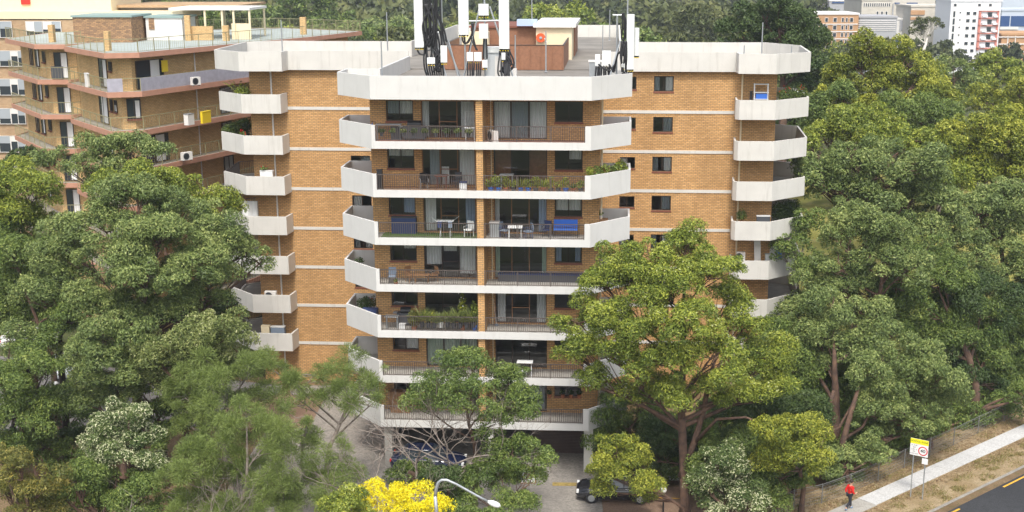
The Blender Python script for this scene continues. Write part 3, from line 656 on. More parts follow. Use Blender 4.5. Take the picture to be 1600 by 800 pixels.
M['kerb'] = gmat("kerb_concrete", (0.30, 0.28, 0.25), (0.36, 0.34, 0.30), (0.22, 0.20, 0.18), 0.6, 2.5, 0.1)
M['linew'] = mat("white_road_paint", (0.78, 0.78, 0.76), 0.6, noise=0.15); M['liney'] = mat("yellow_road_paint", (0.75, 0.42, 0.04), 0.6, noise=0.2, nscale=6)

def ground_h(x, y):
    d = sqrt(x * x + y * y)
    h = 0 if d < 420 else min(1, (d - 420) / 700) ** 1.3 * 42
    return h + (4 * sin(x * 0.011 + 1) * sin(y * 0.009) if d > 600 else 0)
def sheet(name, m, pts, z, kind='structure', th=None):
    mb = MB()
    if th: mb.prism([(p[0], p[1]) for p in pts], z - th, z)
    else: mb.face([(p[0], p[1], z) for p in pts])
    return tag(mb.build(name, M[m]), kind=kind)
g = MB(); xs = [-3500, -2000, -1200, -800, -560, -400, -300, -200, -100, 0, 100, 200, 300, 400, 560, 800, 1200, 2000, 3500]
ys = [-300, 0, 100, 200, 300, 400, 480, 560, 650, 760, 900, 1100, 1400, 2000, 4000]
for i in range(len(xs)):
    for j in range(len(ys)): g.v.append((xs[i], ys[j], ground_h(xs[i], ys[j])))
for i in range(len(xs) - 1):
    for j in range(len(ys) - 1):
        a = i * len(ys) + j; g.f.append((a, a + len(ys), a + len(ys) + 1, a + 1)); g.m.append(0)
tag(g.build('ground', M['forestfloor']), kind='structure')
sheet('lawn', 'grass', [(20, 86), (120, 86), (160, 190), (24, 175)], 0.004)
sheet('garden_bed', 'litter', [(-60, 30), (120, 30), (120, 86), (-60, 86)], 0.006)
# direction of the road
DX, DY = 14.24, 11.85; DL = sqrt(DX * DX + DY * DY); DX /= DL; DY /= DL; NX, NY = -DY, DX      # n points away from the road
def rp_(s, n): return (17.73 + DX * s + NX * n, 64.38 + DY * s + NY * n)
def strip(name, m, s0, s1, n0, n1, z, th=None): return sheet(name, m, [rp_(s0, n0), rp_(s1, n0), rp_(s1, n1), rp_(s0, n1)], z, th=th)
strip('verge', 'verge', -60, 90, -3.55, 2.3, 0.012)
strip('footpath', 'path', 0.35, 90, -1.2, 0.0, 0.045, 0.06)
strip('footpath', 'pathold', -60, 0.345, -1.25, 0.0, 0.035, 0.05)
jn = MB()
for k in range(60):
    a, b = rp_(0.35 + 1.5 * k, -1.2), rp_(0.365 + 1.5 * k, -1.2); c, d = rp_(0.365 + 1.5 * k, 0), rp_(0.35 + 1.5 * k, 0)
    jn.face([(a[0], a[1], .049), (b[0], b[1], .049), (c[0], c[1], .049), (d[0], d[1], .049)])
tag(jn.build('footpath_joint', M['kerb']), kind='structure')
strip('kerb', 'kerb', -60, 90, -3.75, -3.55, 0.03, 0.14)
strip('gutter', 'kerb', -60, 90, -4.25, -3.75, -0.06, 0.1)
strip('road', 'asphalt', -60, 90, -16, -4.25, 0.020, 0.02)
strip('yellow_line', 'liney', -60, 3.6, -4.55, -4.42, 0.025); strip('yellow_line', 'liney', 8.2, 90, -4.55, -4.42, 0.025)
for k in range(-5, 8): strip('white_line', 'linew', 5.4 + 6.0 * k, 7.0 + 6.0 * k, -7.55, -7.42, 0.025)
# forecourt and driveway of the block
sheet('forecourt', 'concrete', [(-19, 46), (3.3, 46), (3.3, 69.5), (-8.5, 71), (-9, 84), (-18, 84)], 0.02)
sheet('forecourt', 'asphaltold', [(-19.02, 76), (-19.02, 84), (-60, 96), (-60, 74)], 0.018)
sheet('paved_apron', 'paver', [(3.31, 55), (12, 55), (12, 66.2), (3.31, 66.2)], 0.024)
sheet('paved_apron', 'paver', [(-22, 75.5), (-15.5, 75.5), (-15.5, 82), (-22, 82)], 0.026)
sheet('undercroft_floor', 'concrete', [B2W(-6.5, .2)[:2], B2W(6.8, .2)[:2], B2W(6.8, 6.8)[:2], B2W(-6.5, 6.8)[:2]], 0.03)
sheet('yellow_line', 'liney', [(3.4, 65.0), (8.2, 64.6), (8.2, 64.48), (3.4, 64.88)], 0.03)
hm = MB(); hm.path([(0.5, 66.55), (2.0, 66.5)], 0.02, 0.075, 0.36); tag(hm.build('speed_hump', mat('worn_yellow_hump', (0.45, 0.33, 0.10), .8, noise=.5, nscale=5)), 'low yellow-marked speed hump in front of the brown garage door', 'speed hump')
# litter leaves on the ground by the fence: many small flakes
def flakes(name, m, n, f, size):
    P = np.zeros((n * 4, 3), np.float32)
    for k in range(n):
        x, y = f(); a = RNG.uniform(0, 6.28); s = size * RNG.uniform(.6, 1.4); ca, sa = cos(a) * s, sin(a) * s; t = RNG.uniform(0, .05)
        P[4 * k:4 * k + 4] = [(x - ca, y - sa, .03), (x + sa * .4, y - ca * .4, .03 + t), (x + ca, y + sa, .05), (x - sa * .4, y + ca * .4, .03 + t)]
    me = bpy.data.meshes.new(name); me.vertices.add(n * 4); me.vertices.foreach_set("co", P.ravel()); me.loops.add(n * 4); me.loops.foreach_set("vertex_index", np.arange(n * 4))
    me.polygons.add(n); me.polygons.foreach_set("loop_start", np.arange(0, n * 4, 4)); me.polygons.foreach_set("loop_total", np.full(n, 4)); me.update(); me.materials.append(m)
    a = me.attributes.new("tone", 'FLOAT', 'POINT'); a.data.foreach_set("value", np.repeat(RNG.random(n), 4).astype(np.float32))
    o = bpy.data.objects.new(name, me); C.objects.link(o); return o
def f_lit():
    s = RNG.uniform(-8, 40); n = abs(RNG.normal(0, 1.0)) + 0.08 if RNG.random() < .7 else -1.3 - abs(RNG.normal(0, .4)); return rp_(s, n)
o = flakes('leaf_litter', leafmat('fallen_leaves', [(0, (0.16, 0.09, 0.045)), (.5, (0.34, 0.23, 0.12)), (1, (0.50, 0.38, 0.23))], 0.05), 9000, f_lit, 0.07)
tag(o, 'dry fallen leaves scattered beside the concrete footpath and fence', 'leaf litter', kind='stuff')

def tufts(n, f, m, hgt):
    P = np.zeros((n, 4, 3), np.float32)
    for k in range(n):
        x, y = f(); a = RNG.uniform(0, 6.28); w2 = RNG.uniform(.012, .03); h = hgt * RNG.uniform(.4, 1.3); lx, ly = RNG.normal(0, .05, 2)
        P[k] = [(x - cos(a) * w2, y - sin(a) * w2, .01), (x + cos(a) * w2, y + sin(a) * w2, .01), (x + lx + cos(a) * .005, y + ly, h), (x + lx - cos(a) * .005, y + ly, h)]
    me = bpy.data.meshes.new('dry_grass'); me.vertices.add(n * 4); me.vertices.foreach_set("co", P.ravel()); me.loops.add(n * 4); me.loops.foreach_set("vertex_index", np.arange(n * 4))
    me.polygons.add(n); me.polygons.foreach_set("loop_start", np.arange(0, n * 4, 4)); me.polygons.foreach_set("loop_total", np.full(n, 4)); me.update(); me.materials.append(m)
    a = me.attributes.new("tone", 'FLOAT', 'POINT'); a.data.foreach_set("value", np.repeat(RNG.random(n), 4).astype(np.float32)); o = bpy.data.objects.new('dry_grass', me); C.objects.link(o); return o
TC = [(RNG.uniform(-6, 34), (RNG.uniform(-3.4, -1.35) if RNG.random() < .62 else RNG.uniform(.1, 2.4)), RNG.uniform(.08, .4)) for k in range(230)]
def f_t():
    c = TC[RNG.integers(0, len(TC))]; return rp_(c[0] + RNG.normal(0, c[2]), min(-1.3, max(-3.5, c[1] + RNG.normal(0, c[2] * .6))) if c[1] < 0 else max(.06, c[1] + RNG.normal(0, c[2])))
tag(tufts(26000, f_t, leafmat('dry_grass_blades', [(0, (0.22, 0.16, 0.06)), (.5, (0.34, 0.27, 0.11)), (.8, (0.17, 0.19, 0.05)), (1, (0.45, 0.38, 0.18))], .2), .10), 'tufts of dry grass on the verge beside the footpath', 'grass', kind='stuff')
# ---- fence
M['fence'] = mat('dull_fence_steel', (0.20, 0.20, 0.19), 0.6, metal=.3)
fe, n_ = thing('wire_fence', 'low wire mesh fence with grey steel posts between footpath and trees', 'fence', (14.0, 62.6, 0)), 0
FP = [(12.6, 61.9), (14.0, 63.1), (15.75, 63.9), (17.7, 65.3), (19.8, 67.1), (21.9, 69.0), (24.0, 70.8), (26.06, 72.55), (28.33, 74.6), (30.9, 76.9), (33.5, 79.1), (36.1, 81.3)]
for p in FP: MB().tube([(p[0] - 14, p[1] - 62.6, 0), (p[0] - 14, p[1] - 62.6, 1.25)], 0.03, 8).build('post', M['fence'], fe)
wm = MB(); PP = [(p[0] - 14, p[1] - 62.6) for p in FP]
for h in (.1, .3, .5, .7, .9, 1.1, 1.2):
    wm.tube([(p[0], p[1], h) for p in PP], 0.009 if h < 1.15 else 0.018, 4)
for a, b in zip(PP[:-1], PP[1:]):
    for q in range(14):
        t = q / 14; x, y = a[0] + (b[0] - a[0]) * t, a[1] + (b[1] - a[1]) * t; x2, y2 = a[0] + (b[0] - a[0]) * (t + 1 / 14), a[1] + (b[1] - a[1]) * (t + 1 / 14)
        wm.tube([(x, y, .1), (x2, y2, .65), (x, y, 1.2)], 0.004, 3, cap=False)
wm.build('wire_mesh', M['fence'], fe)

# ---- school speed sign
def text(s, size, m, parent, loc, rot, name='lettering', ext=0.002, align='CENTER', bold=0.0):
    cu = bpy.data.curves.new(name, 'FONT'); cu.body = s; cu.size = size; cu.align_x = align; cu.align_y = 'CENTER'; cu.extrude = ext; cu.offset = bold
    t = bpy.data.objects.new(name, cu); C.objects.link(t); dg = bpy.context.evaluated_depsgraph_get(); me = bpy.data.meshes.new_from_object(t.evaluated_get(dg))
    bpy.data.objects.remove(t); me.materials.append(m); o = bpy.data.objects.new(name, me); C.objects.link(o); o.parent = parent; o.location = loc; o.rotation_euler = rot; return o
sg = thing('road_sign', 'school zone sign with yellow top and round red 40 roundel on two poles', 'sign', (20.95, 64.85, 0), math.atan2(-0.55, 0.84))
SW = 1.02; p = MB(); p.tube([(0.1, 0.06, 0), (0.1, 0.06, 3.1)], 0.035, 8); p.build('pole', M['metal'], sg); p = MB(); p.tube([(0.78, 0.06, 0), (0.78, 0.06, 3.1)], 0.035, 8); p.build('pole', M['metal'], sg)
bp_ = MB().box(-0.1, -0.1 + SW, -0.012, 0.012, 2.62, 3.62).build('sign_board', M['plw'], sg)
MB().box(-0.1, -0.1 + SW, -0.018, -0.0125, 3.32, 3.62).build('yellow_panel', mat("sign_yellow", (0.85, 0.80, 0.02), 0.5), bp_)
X90 = (pi / 2, 0, 0)
text('SCHOOL ZONE', 0.135, M['black'], bp_, (0.41, -0.02, 3.47), X90, bold=0.0)
for i, s_ in enumerate(('8 - 9 30', 'AM', '2 30 - 4', 'PM', 'SCHOOL DAYS')): text(s_, 0.10 if i < 4 else 0.07, M['black'], bp_, (0.13, -0.016, 3.22 - 0.125 * i), X90)
MB().lathe((0.63, -0.013, 2.95), [(0.27, 0), (0.27, -0.006)], 32, 'y').build('red_ring', mat("sign_red", (0.65, 0.02, 0.03), 0.5), bp_)
MB().lathe((0.63, -0.0195, 2.95), [(0.21, 0), (0.21, -0.004)], 32, 'y').build('white_disc', M['plw'], bp_)
text('40', 0.28, M['black'], bp_, (0.63, -0.026, 2.95), X90, bold=0.003)
MB().box(0.62, 0.95, -0.03, -0.008, 2.2, 2.54).build('small_plate', M['plw'], sg)

# ---- street lamp
base = onz(680, 900, 0); b = ony(682, 800, 46)
sl2 = thing('street_lamp', 'curved grey street lamp arching over the treetops at the bottom', 'street lamp', (b[0], 46, 0), 0)
t1 = ony(680, 775, 46); t2 = ony(690, 750, 46); t3 = ony(712, 756, 46); t4 = ony(750, 777, 46); t5 = ony(764, 784, 46)
L = lambda q: (q[0] - b[0], 0, q[2])
MB().tube([(0, 0, 0), (0, 0, 4), L(b), L(t1)], [0.13, 0.11, 0.075, 0.07], 12).build('pole', M['metal'], sl2, smooth=True)
MB().tube([L(t1), L(ony(682, 762, 46)), L(ony(685, 754, 46)), L(t2), L(ony(698, 750, 46)), L(t3), L(t4), L(t5)], [0.07, .068, .065, .06, .055, .05, .045, .04], 12).build('arm', M['metal'], sl2, smooth=True)
hd = L(ony(774, 788, 46)); lm = MB()
dv = np.array(L(ony(784, 792, 46))) - np.array(L(t5)); dv /= np.linalg.norm(dv); st = np.array(L(t5)) - dv * 0.05
lm.tube([tuple(st + dv * s) for s in (0, .08, .2, .35, .48, .56)], [.05, .085, .12, .125, .10, .03], 14); lm.build('lamp_head', M['plw'], sl2, smooth=True)

# ---- globe lamps
def globe(x, y, Y, label):
    top = ony(x, y, Y); o = thing('globe_lamp', label, 'lamp', (top[0], Y, 0), 0, 'white globe garden lamps')
    MB().tube([(0, 0, 0), (0, 0, top[2] - .16)], [0.05, 0.035], 8).build('pole', M['black'], o); MB().lathe((0, 0, top[2] - .2), [(.1, 0), (.1, .06), (.06, .08)], 10).build('collar', M['black'], o)
    MB().ball((0, 0, top[2]), 0.17, 16).build('globe', M['plw'], o, smooth=True)
globe(1037, 766, 62.6, 'white globe lamp on a black pole beside the black parked car'); globe(87, 600, 72, 'white globe garden lamp among the dark trees at far left')

# ---- low planter wall, notice board at garage
pw = thing('planter_wall', 'low rendered planter wall behind the black car', 'wall', (7.2, 67.3, 0)); MB().box(-1.2, 1.3, -.15, .15, 0, .85).build('wall', M['slab'], pw); MB().box(-1.25, 1.35, -.2, .2, .853, .95).build('coping', M['offwhite'], pw)
nb_ = thing('notice_box', 'white box with a printed notice left of the brown garage door', 'box', (-0.95, 66.9, 0)); bx = MB().box(-.4, .4, -.15, .15, .05, .62).build('box', M['plw'], nb_)
MB().box(-.46, .46, -.22, .22, 0.0, .048).build('base', M['wood'], nb_)
MB().box(-.3, .1, -.155, -.151, .3, .45).build('notice', M['metal'], bx)
ps = tag(MB().box(-.12, .12, -.015, .015, -.2, .2).build('wall_sign', mat("pale_green_sign", (0.62, 0.70, 0.42), 0.6)), 'small pale green sign on the white garage pillar', 'sign'); bplace(ps, 6.37, 0.28, 1.65)
MB().box(-.08, .08, -.02, -.016, -.02, .1).build('symbol', M['plw'], ps)

# ================================================================= NEIGHBOURING BRICK BLOCK (left)
def inset(poly, d):
    """offset an anticlockwise ring of points inward by d (list, one value per edge)"""
    n = len(poly); out = []
    for k in range(n):
        a, b, c = poly[k - 1], poly[k], poly[(k + 1) % n]
        def ln(p, q, dd):
            dx, dy = q[0] - p[0], q[1] - p[1]; l = sqrt(dx * dx + dy * dy); nx, ny = -dy / l, dx / l; return (nx, ny, nx * p[0] + ny * p[1] + dd)
        l1 = ln(a, b, d[k - 1]); l2 = ln(b, c, d[k]); det = l1[0] * l2[1] - l1[1] * l2[0]
        if abs(det) < 1e-6: out.append((b[0] + l1[0] * d[k], b[1] + l1[1] * d[k])); continue
        out.append(((l1[2] * l2[1] - l2[2] * l1[1]) / det, (l1[0] * l2[2] - l2[0] * l1[2]) / det))
    return out
NB = thing('apartment_building', 'brick apartment block with salmon slab edges and olive railings at upper left', 'building', (-30, 100, 0))
def S(p): return (p[0] + 30, p[1] - 100) if len(p) == 2 else (p[0] + 30, p[1] - 100, p[2])
PM = [S(p) for p in ((-37.2, 95.6), (-31.4, 87.8), (-29.2, 88.6), (-25.2, 98.0), (-20.5, 109.5), (-17.6, 119.0), (-27, 126), (-37.2, 120))]
PA = [S(p) for p in ((-46.5, 106.5), (-40.6, 98.2), (-38.0, 98.2), (-37.25, 99.4), (-37.25, 118), (-46.5, 118))]
dM = [1.35, 1.35, 1.35, 1.35, 1.35, 1.0, 1.0, 0.3]; dA = [1.3, 1.3, 0.6, 0.02, 1.0, 1.0]
WM, WA = inset(PM, dM), inset(PA, dA)
NZ = [23.3, 20.5, 17.7, 14.9, 12.1, 9.3, 6.5, 3.7]
wq = MB(); wq.path(WM, 0, 23.25, 0.25, closed=True); wq.build('wall', M['brick_nb'], NB)
wq = MB(); wq.path(WA, 0, 23.25, 0.25, closed=True); wq.build('wall', M['brick_nb'], NB)
for i, z in enumerate(NZ):
    for P_, nm in ((PM, 'm'), (PA, 'a')):
        if i == 0: MB().prism(inset(P_, [0.05] * len(P_)), z + .02, z + .36).build('roof_deck', M['deckblue'], NB)
        else: MB().prism(inset(P_, [0.05] * len(P_)), z + .02, z + .30).build('floor_slab', M['slab'], NB)
        MB().path(P_, z, z + .38, 0.1, closed=True).build('slab_edge', M['pink'], NB)
    rl = 0.38
    railing(NB, inset(PM, [.06] * 8)[:6], z + rl, 0.98, 'railol', step=0.22, bw=0.006, posts=1.5)
    railing(NB, inset(PA, [.06] * 6)[:4], z + rl, 0.98, 'railol', step=0.22, bw=0.006, posts=1.5)
railing(NB, [S(p) for p in ((-17.7, 118.9), (-27, 125.8), (-37, 120))], 23.68, .98, 'railol', step=.22, bw=.006)
def wallwin(a, b, s, w_, h_, z, kind, curts, pane='glassd', fm='frame', sill=False, off=0.125):
    """frame fixed on the outside of wall a->b (outside on the right), s metres from a"""
    L = sqrt((b[0] - a[0]) ** 2 + (b[1] - a[1]) ** 2); dx, dy = (b[0] - a[0]) / L, (b[1] - a[1]) / L
    P = (a[0] + dx * s + dy * (off + .14), a[1] + dy * s - dx * (off + .14), z); rz = math.atan2(dy, dx)
    o = window(NB, P, rz, w_, h_, kind, (.5,), [], fm=fm, pane=pane, sill=sill)
    for c in curts: curtain_mb(c[0] * w_, c[1] * w_, c[2] * h_, c[3] * h_, y=0.072, wav=0.006).build('curtain', M[c[4]], o)
    return o
for i in range(0, 6):
    z = NZ[i + 1] + 0.38
    a, b = WM[0], WM[1]
    if i % 2 == 0: wallwin(a, b, 5.6, 1.9, 2.1, z, 'door', [(.5, .95, .03, .97, CUR)]); wallwin(a, b, 8.0, .7, .7, z + 1.3, 'window', [], sill=True)
    else: wallwin(a, b, 5.0, 2.0, 2.1, z, 'door', [(.3, .95, .03, .97, CUR)]); wallwin(a, b, 7.6, .6, .9, z + 1.1, 'window', [], sill=True); wallwin(a, b, 8.6, .6, .9, z + 1.1, 'window', [(.1, .9, .1, .6, CUR)], sill=True)
    a, b = WM[2], WM[3]
    if i % 2 == 0: wallwin(a, b, 0.3, 3.0, 2.1, z, 'door', [(.5, .85, .03, .97, CUR)]); wallwin(a, b, 9.0 if L else 9, 1.2, 2.1, z, 'door', [(.1, .5, .03, .97, CUR)]) if False else None
    else: wallwin(WM[1], WM[2], 0.25, 1.0, 1.5, z + .7, 'window', [(.6, .9, .05, .9, CUR)], sill=True)
    a, b = WM[3], WM[4]; wallwin(a, b, 0.2, 1.3, 2.1, z, 'door', [(.1, .9, .03, .97, 'curtaind')]); 
    a, b = WA[0], WA[1]; wallwin(a, b, 5.2, 1.2, 1.5, z + .7, 'window', [(.5, .9, .05, .97, CUR)], sill=True); wallwin(a, b, 7.6, .9, .9, z + 1.2, 'window', [], sill=True); wallwin(a, b, 3.2, 1.1, 1.5, z + .7, 'window', [], sill=True)
    a, b = WA[1], WA[2]; wallwin(a, b, 0.3, 1.1, 2.1, z, 'door', [(.5, .95, .03, .97, CUR)])
MB().tube([(WM[2][0] + 3.0, WM[2][1] + 6.0, 0), (WM[2][0] + 3.0, WM[2][1] + 6.0, 23.2)], .05, 6).build('downpipe', M['offwhite'], NB)
# corrugated screens on the balcony under the roof
sm = MB(); e = inset(PM, [.02] * 8)
sm.path([e[1], (e[1][0] + 1.0, e[1][1] + .36)], 20.9, 21.85, 0.02); sm.path([e[2], e[3], ((e[3][0] + e[4][0]) / 2, (e[3][1] + e[4][1]) / 2)], 20.9, 21.85, 0.02)
sm.build('screen', mat("lilac_grey_screen", (0.42, 0.41, 0.47), 0.6, noise=.2), NB)
# roof terrace things
def rt(x, y, Y, z=None): p = ony(x, y, Y); return p
def block(name, x0, x1, y0, y1, Y, depth, m, label=None, cat=None, parent=None, zb=23.66, cap=None, group=None):
    a = ony(x0, y0, Y); b = ony(x1, y1, Y); o = thing(name, label, cat, ((a[0] + b[0]) / 2, Y, zb), 0, group) if label else None
    w2 = (b[0] - a[0]) / 2; h = a[2] - zb
    MB().box(-w2, w2, 0, depth, 0.01, h).build('wall', M[m], o)
    if cap: MB().box(-w2 - .12, w2 + .12, -.12, depth + .12, h + .003, h + .16).build('roof', M[cap], o)
    return o
M['teal'] = mat("teal_roof_edge", (0.26, 0.36, 0.34), 0.6)
M['brickst'] = brick("stained_brick", (0.50, 0.30, 0.15), (0.22, 0.14, 0.09), (0.2, 0.14, 0.1))
o = block('stair_house', 113, 207, 27, 66, 101, 5, 'brickst', 'stained brick stair house with teal roof edge on the left terrace', 'roof house', cap='teal')
o = block('stair_house', 227, 286, 28, 60, 104, 4, 'offwhite', 'small white roof room with teal edge on the left terrace', 'roof house', cap='teal')
a = ony(236, 45, 103.9); MB().box(-1.25, -.8, -.06, -.02, .9, 1.9).build('door', M['brickst'], o)
for x0, x1, y0, y1, Y, lab in ((161, 171, 49, 79, 90.5, 'brick chimney at the front of the left roof terrace'), (74, 84, 39, 67, 101, 'brick chimney on the far left roof terrace'),
                               (347, 357, 40, 67, 103, 'brick chimney beside the white pergola'), (468, 478, 27, 55, 113, 'brick chimney on the rear right end of the left terrace')):
    block('chimney', x0, x1, y0, y1, Y, .55, 'brick_nb', lab, 'chimney', cap=None, group='chimneys on the neighbouring roof terrace')
o = block('terrace_wall', 297, 333, 41, 63, 104, .3, 'brick_nb', 'brick half wall on the left roof terrace under the pergola', 'wall'); 
o = block('terrace_wall', 287, 298, 24, 63, 103.4, .3, 'brick_nb', 'tall narrow brick wall end on the left roof terrace', 'wall')
pg = thing('pergola', 'white flat-roofed pergola with slim posts on the left roof terrace', 'pergola', (*ony(322, 30, 105)[:2], 23.66))
cx = ony(322, 30, 105)[0]; zt = ony(322, 16, 105)[2] - 23.66
MB().box(ony(262, 0, 105)[0] - cx, ony(389, 0, 105)[0] - cx, 0, 6.5, zt, zt + .2).build('roof', M['offwhite'], pg)
for x in (318, 345, 363, 388): xx = ony(x, 0, 105)[0] - cx; MB().box(xx - .1, xx + .06, .1, .25, .02, zt - .003).build('post', M['cream'], pg)
for x in (322, 388): xx = ony(x, 0, 105)[0] - cx; MB().box(xx - .2, xx - .05, 6.1, 6.25, .02, zt - .003).build('post', M['cream'], pg)
MB().box(ony(358, 0, 105)[0] - cx, ony(387, 0, 105)[0] - cx, .26, .34, .02, 1.35).build('screen', M['cream'], pg)

# ================================================================= CREAM BLOCK FAR LEFT
CB = thing('apartment_building', 'cream and pale brick apartment block with long ribbon windows at far left', 'building', (-40, 118, 0))
def cbox(name, x0, x1, Y, z0, z1, depth, m):
    a = ony(x0, 0, Y)[0] + 40; b = ony(x1, 0, Y)[0] + 40; return MB().box(a, b, Y - 118, Y - 118 + depth, z0, z1).build(name, M[m], CB)
def zz(y, Y): return ony(0, y, Y)[2]
cbox('wall', -120, 262, 118, 0, zz(31, 118), 10, 'brick_pale')
cbox('parapet', -120, 268, 117.9, zz(30, 117.9) + .02, zz(18, 117.9), 10, 'cream')
cbox('upper_storey', -120, 173, 119.5, zz(18, 119.5) + .02, 34, 9, 'cream')
cbox('roof', 173.5, 372, 121, zz(12, 121), zz(8, 121), 12, 'brick_pale'); cbox('upper_wall', 173.5, 262, 122, zz(18, 118) + .02, zz(12.5, 122), 8, 'offwhite')
i = 0
for y0, y1 in ((33, 59), (79, 104), (123, 149), (169, 194), (212, 238), (256, 280)):
    for x0, x1 in ((-60, -22), (-18, 17), (18, 39)) if y0 > 40 else ((-60, -22), (-18, 18), (42, 66), (68, 95), (206, 226)):
        a = ony(x0, y1, 117.9); b = ony(x1, y0, 117.9); w_ = b[0] - a[0]; h_ = b[2] - a[2]
        o = window(CB, (a[0] + 40, -.22, a[2]), 0, w_, h_, 'window', (.5,), [], pane='glassd', sill=False, fm='offwhite')
        top = (.5, .35, .6)[i % 3]; i += 1
        MB().box(.06, w_ * .49, .066, .072, h_ * (1 - top), h_ - .06).build('blind', M['offwhite'], o); MB().box(w_ * .52, w_ - .06, .066, .072, h_ * (.55 - .2 * (i % 2)), h_ - .06).build('blind', M['curtaind'], o)
MB().box(ony(32, 0, 119.3)[0] + 40, ony(46, 0, 119.3)[0] + 40, 1.35, 1.48, zz(7, 119.4), zz(-9, 119.4)).build('red_panel', M['red'], CB)

# ================================================================= FAR BUILDINGS (upper right)
def farb(label, x0, x1, ytop, Y, depth, m, rows=(), winm='glassd', name='building', yb=None, roofm=None, rot=0, cat='building', side=None, zb=0):
    a = ony(x0, ytop, Y); b = ony(x1, ytop, Y); o = thing(name, label, cat, (a[0], Y, zb), rot); w_ = b[0] - a[0]; h = a[2] - zb
    MB().box(0, w_, 0, depth, 0, h).build('wall', M[m], o)
    MB().box(-.2, w_ + .2, -.2, depth + .2, h + .01, h + .5).build('roof', M[roofm or m], o)
    for r in rows:      # (y0, y1, [(xa, xb)...], material)
        z1 = ony(0, r[0], Y)[2] - zb; z0 = ony(0, r[1], Y)[2] - zb
        for xa, xb in r[2]:
            A = ony(xa, 0, Y)[0] - a[0]; B = ony(xb, 0, Y)[0] - a[0]; md = r[3] if len(r) > 3 else winm
            if md in ('glassd',): 
                f = MB(); f.box(A - .1, B + .1, -.1, -.003, z0 - .1, z1 + .1); f = f.build('window', M['offwhite'], o); MB().box(A, B, -.14, -.103, z0, z1).build('pane', M[md], f)
            else: MB().box(A, B, -.35 if len(r) < 5 else r[4], -.01, z0, z1).build('band', M[md], o)
    return o
M['tanb'] = mat("far_tan_brick", (0.52, 0.30, 0.15), 0.9, noise=.15, nscale=.5); M['stone'] = mat("far_cream_concrete", (0.60, 0.56, 0.48), 0.9, noise=.1, nscale=.3); M['greyb'] = mat("far_grey_cladding", (0.38, 0.385, 0.40), 0.8)
M['whiteb'] = mat("far_white_render", (0.80, 0.81, 0.83), 0.8); M['salmon'] = mat("far_salmon_frame", (0.62, 0.22, 0.17), 0.8); M['paleb'] = mat("far_pale_blue_roof", (0.50, 0.56, 0.64), 0.6); M['blueg'] = mat("far_blue_glass", (0.03, 0.08, 0.22), 0.15, spec=.8)
rows = []
for y in (28, 40, 51.5, 62.5, 74): rows.append((y, y + 6, [(1304, 1309), (1317, 1320), (1323.5, 1326), (1330, 1334.5), (1291, 1295), (1277, 1281)]))
rows += [(y, y + 1.4, [(1262, 1342)], 'offwhite', -.2) for y in (37, 48.5, 60, 71)]
farb('tan brick flats with rows of small windows behind the bright green treetop', 1262, 1342, 23, 350, 16, 'tanb', rows, roofm='offwhite')
farb('grey louvred hall joined to the tan brick flats', 1343, 1402, 28, 354, 14, 'greyb', [(y, y + .8, [(1343, 1402)], 'offwhite', -.15) for y in (32, 35, 38, 41, 44, 47)])
farb('pale stone institutional building with a row of slit windows', 1347, 1394, 1, 420, 25, 'stone', [(5, 10, [(1350 + 3.3 * k, 1351.6 + 3.3 * k) for k in range(13)]), (18, 23, [(1371 + 7 * k, 1373.5 + 7 * k) for k in range(3)])])
farb('windowless grey concrete block with dark slots, top right', 1394.5, 1462, -6, 425, 25, 'stone', [(4, 6, [(1398, 1406), (1417, 1434)], 'blueg', -.2), (5, 31, [(1395, 1397)], 'greyb', -.3)])
farb('low pale wing with dark ground-floor recess behind the gum tree', 1401, 1445, 31, 380, 14, 'offwhite', [(59, 70, [(1402, 1440)], 'blueg', -.2), (32, 48, [(1408, 1423)], 'greyb', -.2)])
farb('cream block with tan brick corner left of the white apartments', 1424, 1500, 11, 372, 16, 'stone', [(16, 23, [(1424, 1446)], 'tanb', -.3), (27, 31, [(1424, 1440)], 'tanb', -.3)])
r5 = []
for k, y in enumerate((18.5, 30, 41.5, 53.5, 65.5, 77)):
    r5.append((y, y + 4.5, [(1512, 1517), (1522, 1527)])); r5.append((y, y + 2, [(1501, 1503)])); r5.append((y - 1, y + 8, [(1491, 1494)]))
    r5.append((y + 1, y + 8, [(1545, 1552)])); r5.append((y - 2, y - .6, [(1531, 1562)], 'salmon', -.6)); r5.append((y + 5.5, y + 8.5, [(1536, 1544), (1553, 1560)], 'whiteb', -.9))
r5 += [(17, 78, [(1531, 1534), (1559.5, 1562)], 'salmon', -.6), (6, 9.5, [(1491, 1495), (1529, 1533), (1546, 1550)]), (88, 94, [(1504, 1509), (1511, 1526), (1532, 1538)])]
farb('tall white apartment tower with salmon framed balconies, top right', 1486.5, 1565, 2.5, 352, 14, 'whiteb', r5)
farb('pale grey penthouse level above the white tower', 1500, 1549, -8, 356, 9, 'greyb', [])
farb('blue glass office building at the right edge', 1565.5, 1640, 17, 400, 20, 'paleb', [(25, 41, [(1566, 1580), (1582, 1640)], 'blueg', -.2), (42, 46, [(1565.5, 1594)], 'offwhite', -.5)])
farb('large pale blue-grey roofed hall beyond the glass offices', 1567, 1680, -6, 520, 40, 'paleb', [])
farb('brick and concrete frame building at the right edge', 1565.5, 1640, 55, 352, 16, 'tanb', [(y, y + 1.5, [(1565.5, 1640)], 'offwhite', -.3) for y in (57, 68, 80)] + [(56, 100, [(1579, 1580.2), (1591, 1592)], 'offwhite', -.3)] + [(76, 82, [(1582, 1589), (1594, 1602)])])
farb('long low white-fascia building on the wooded rise', 1296, 1347, 2, 520, 20, 'greyb', [(3, 5, [(1300, 1346)], 'blueg', -.3)], roofm='offwhite')
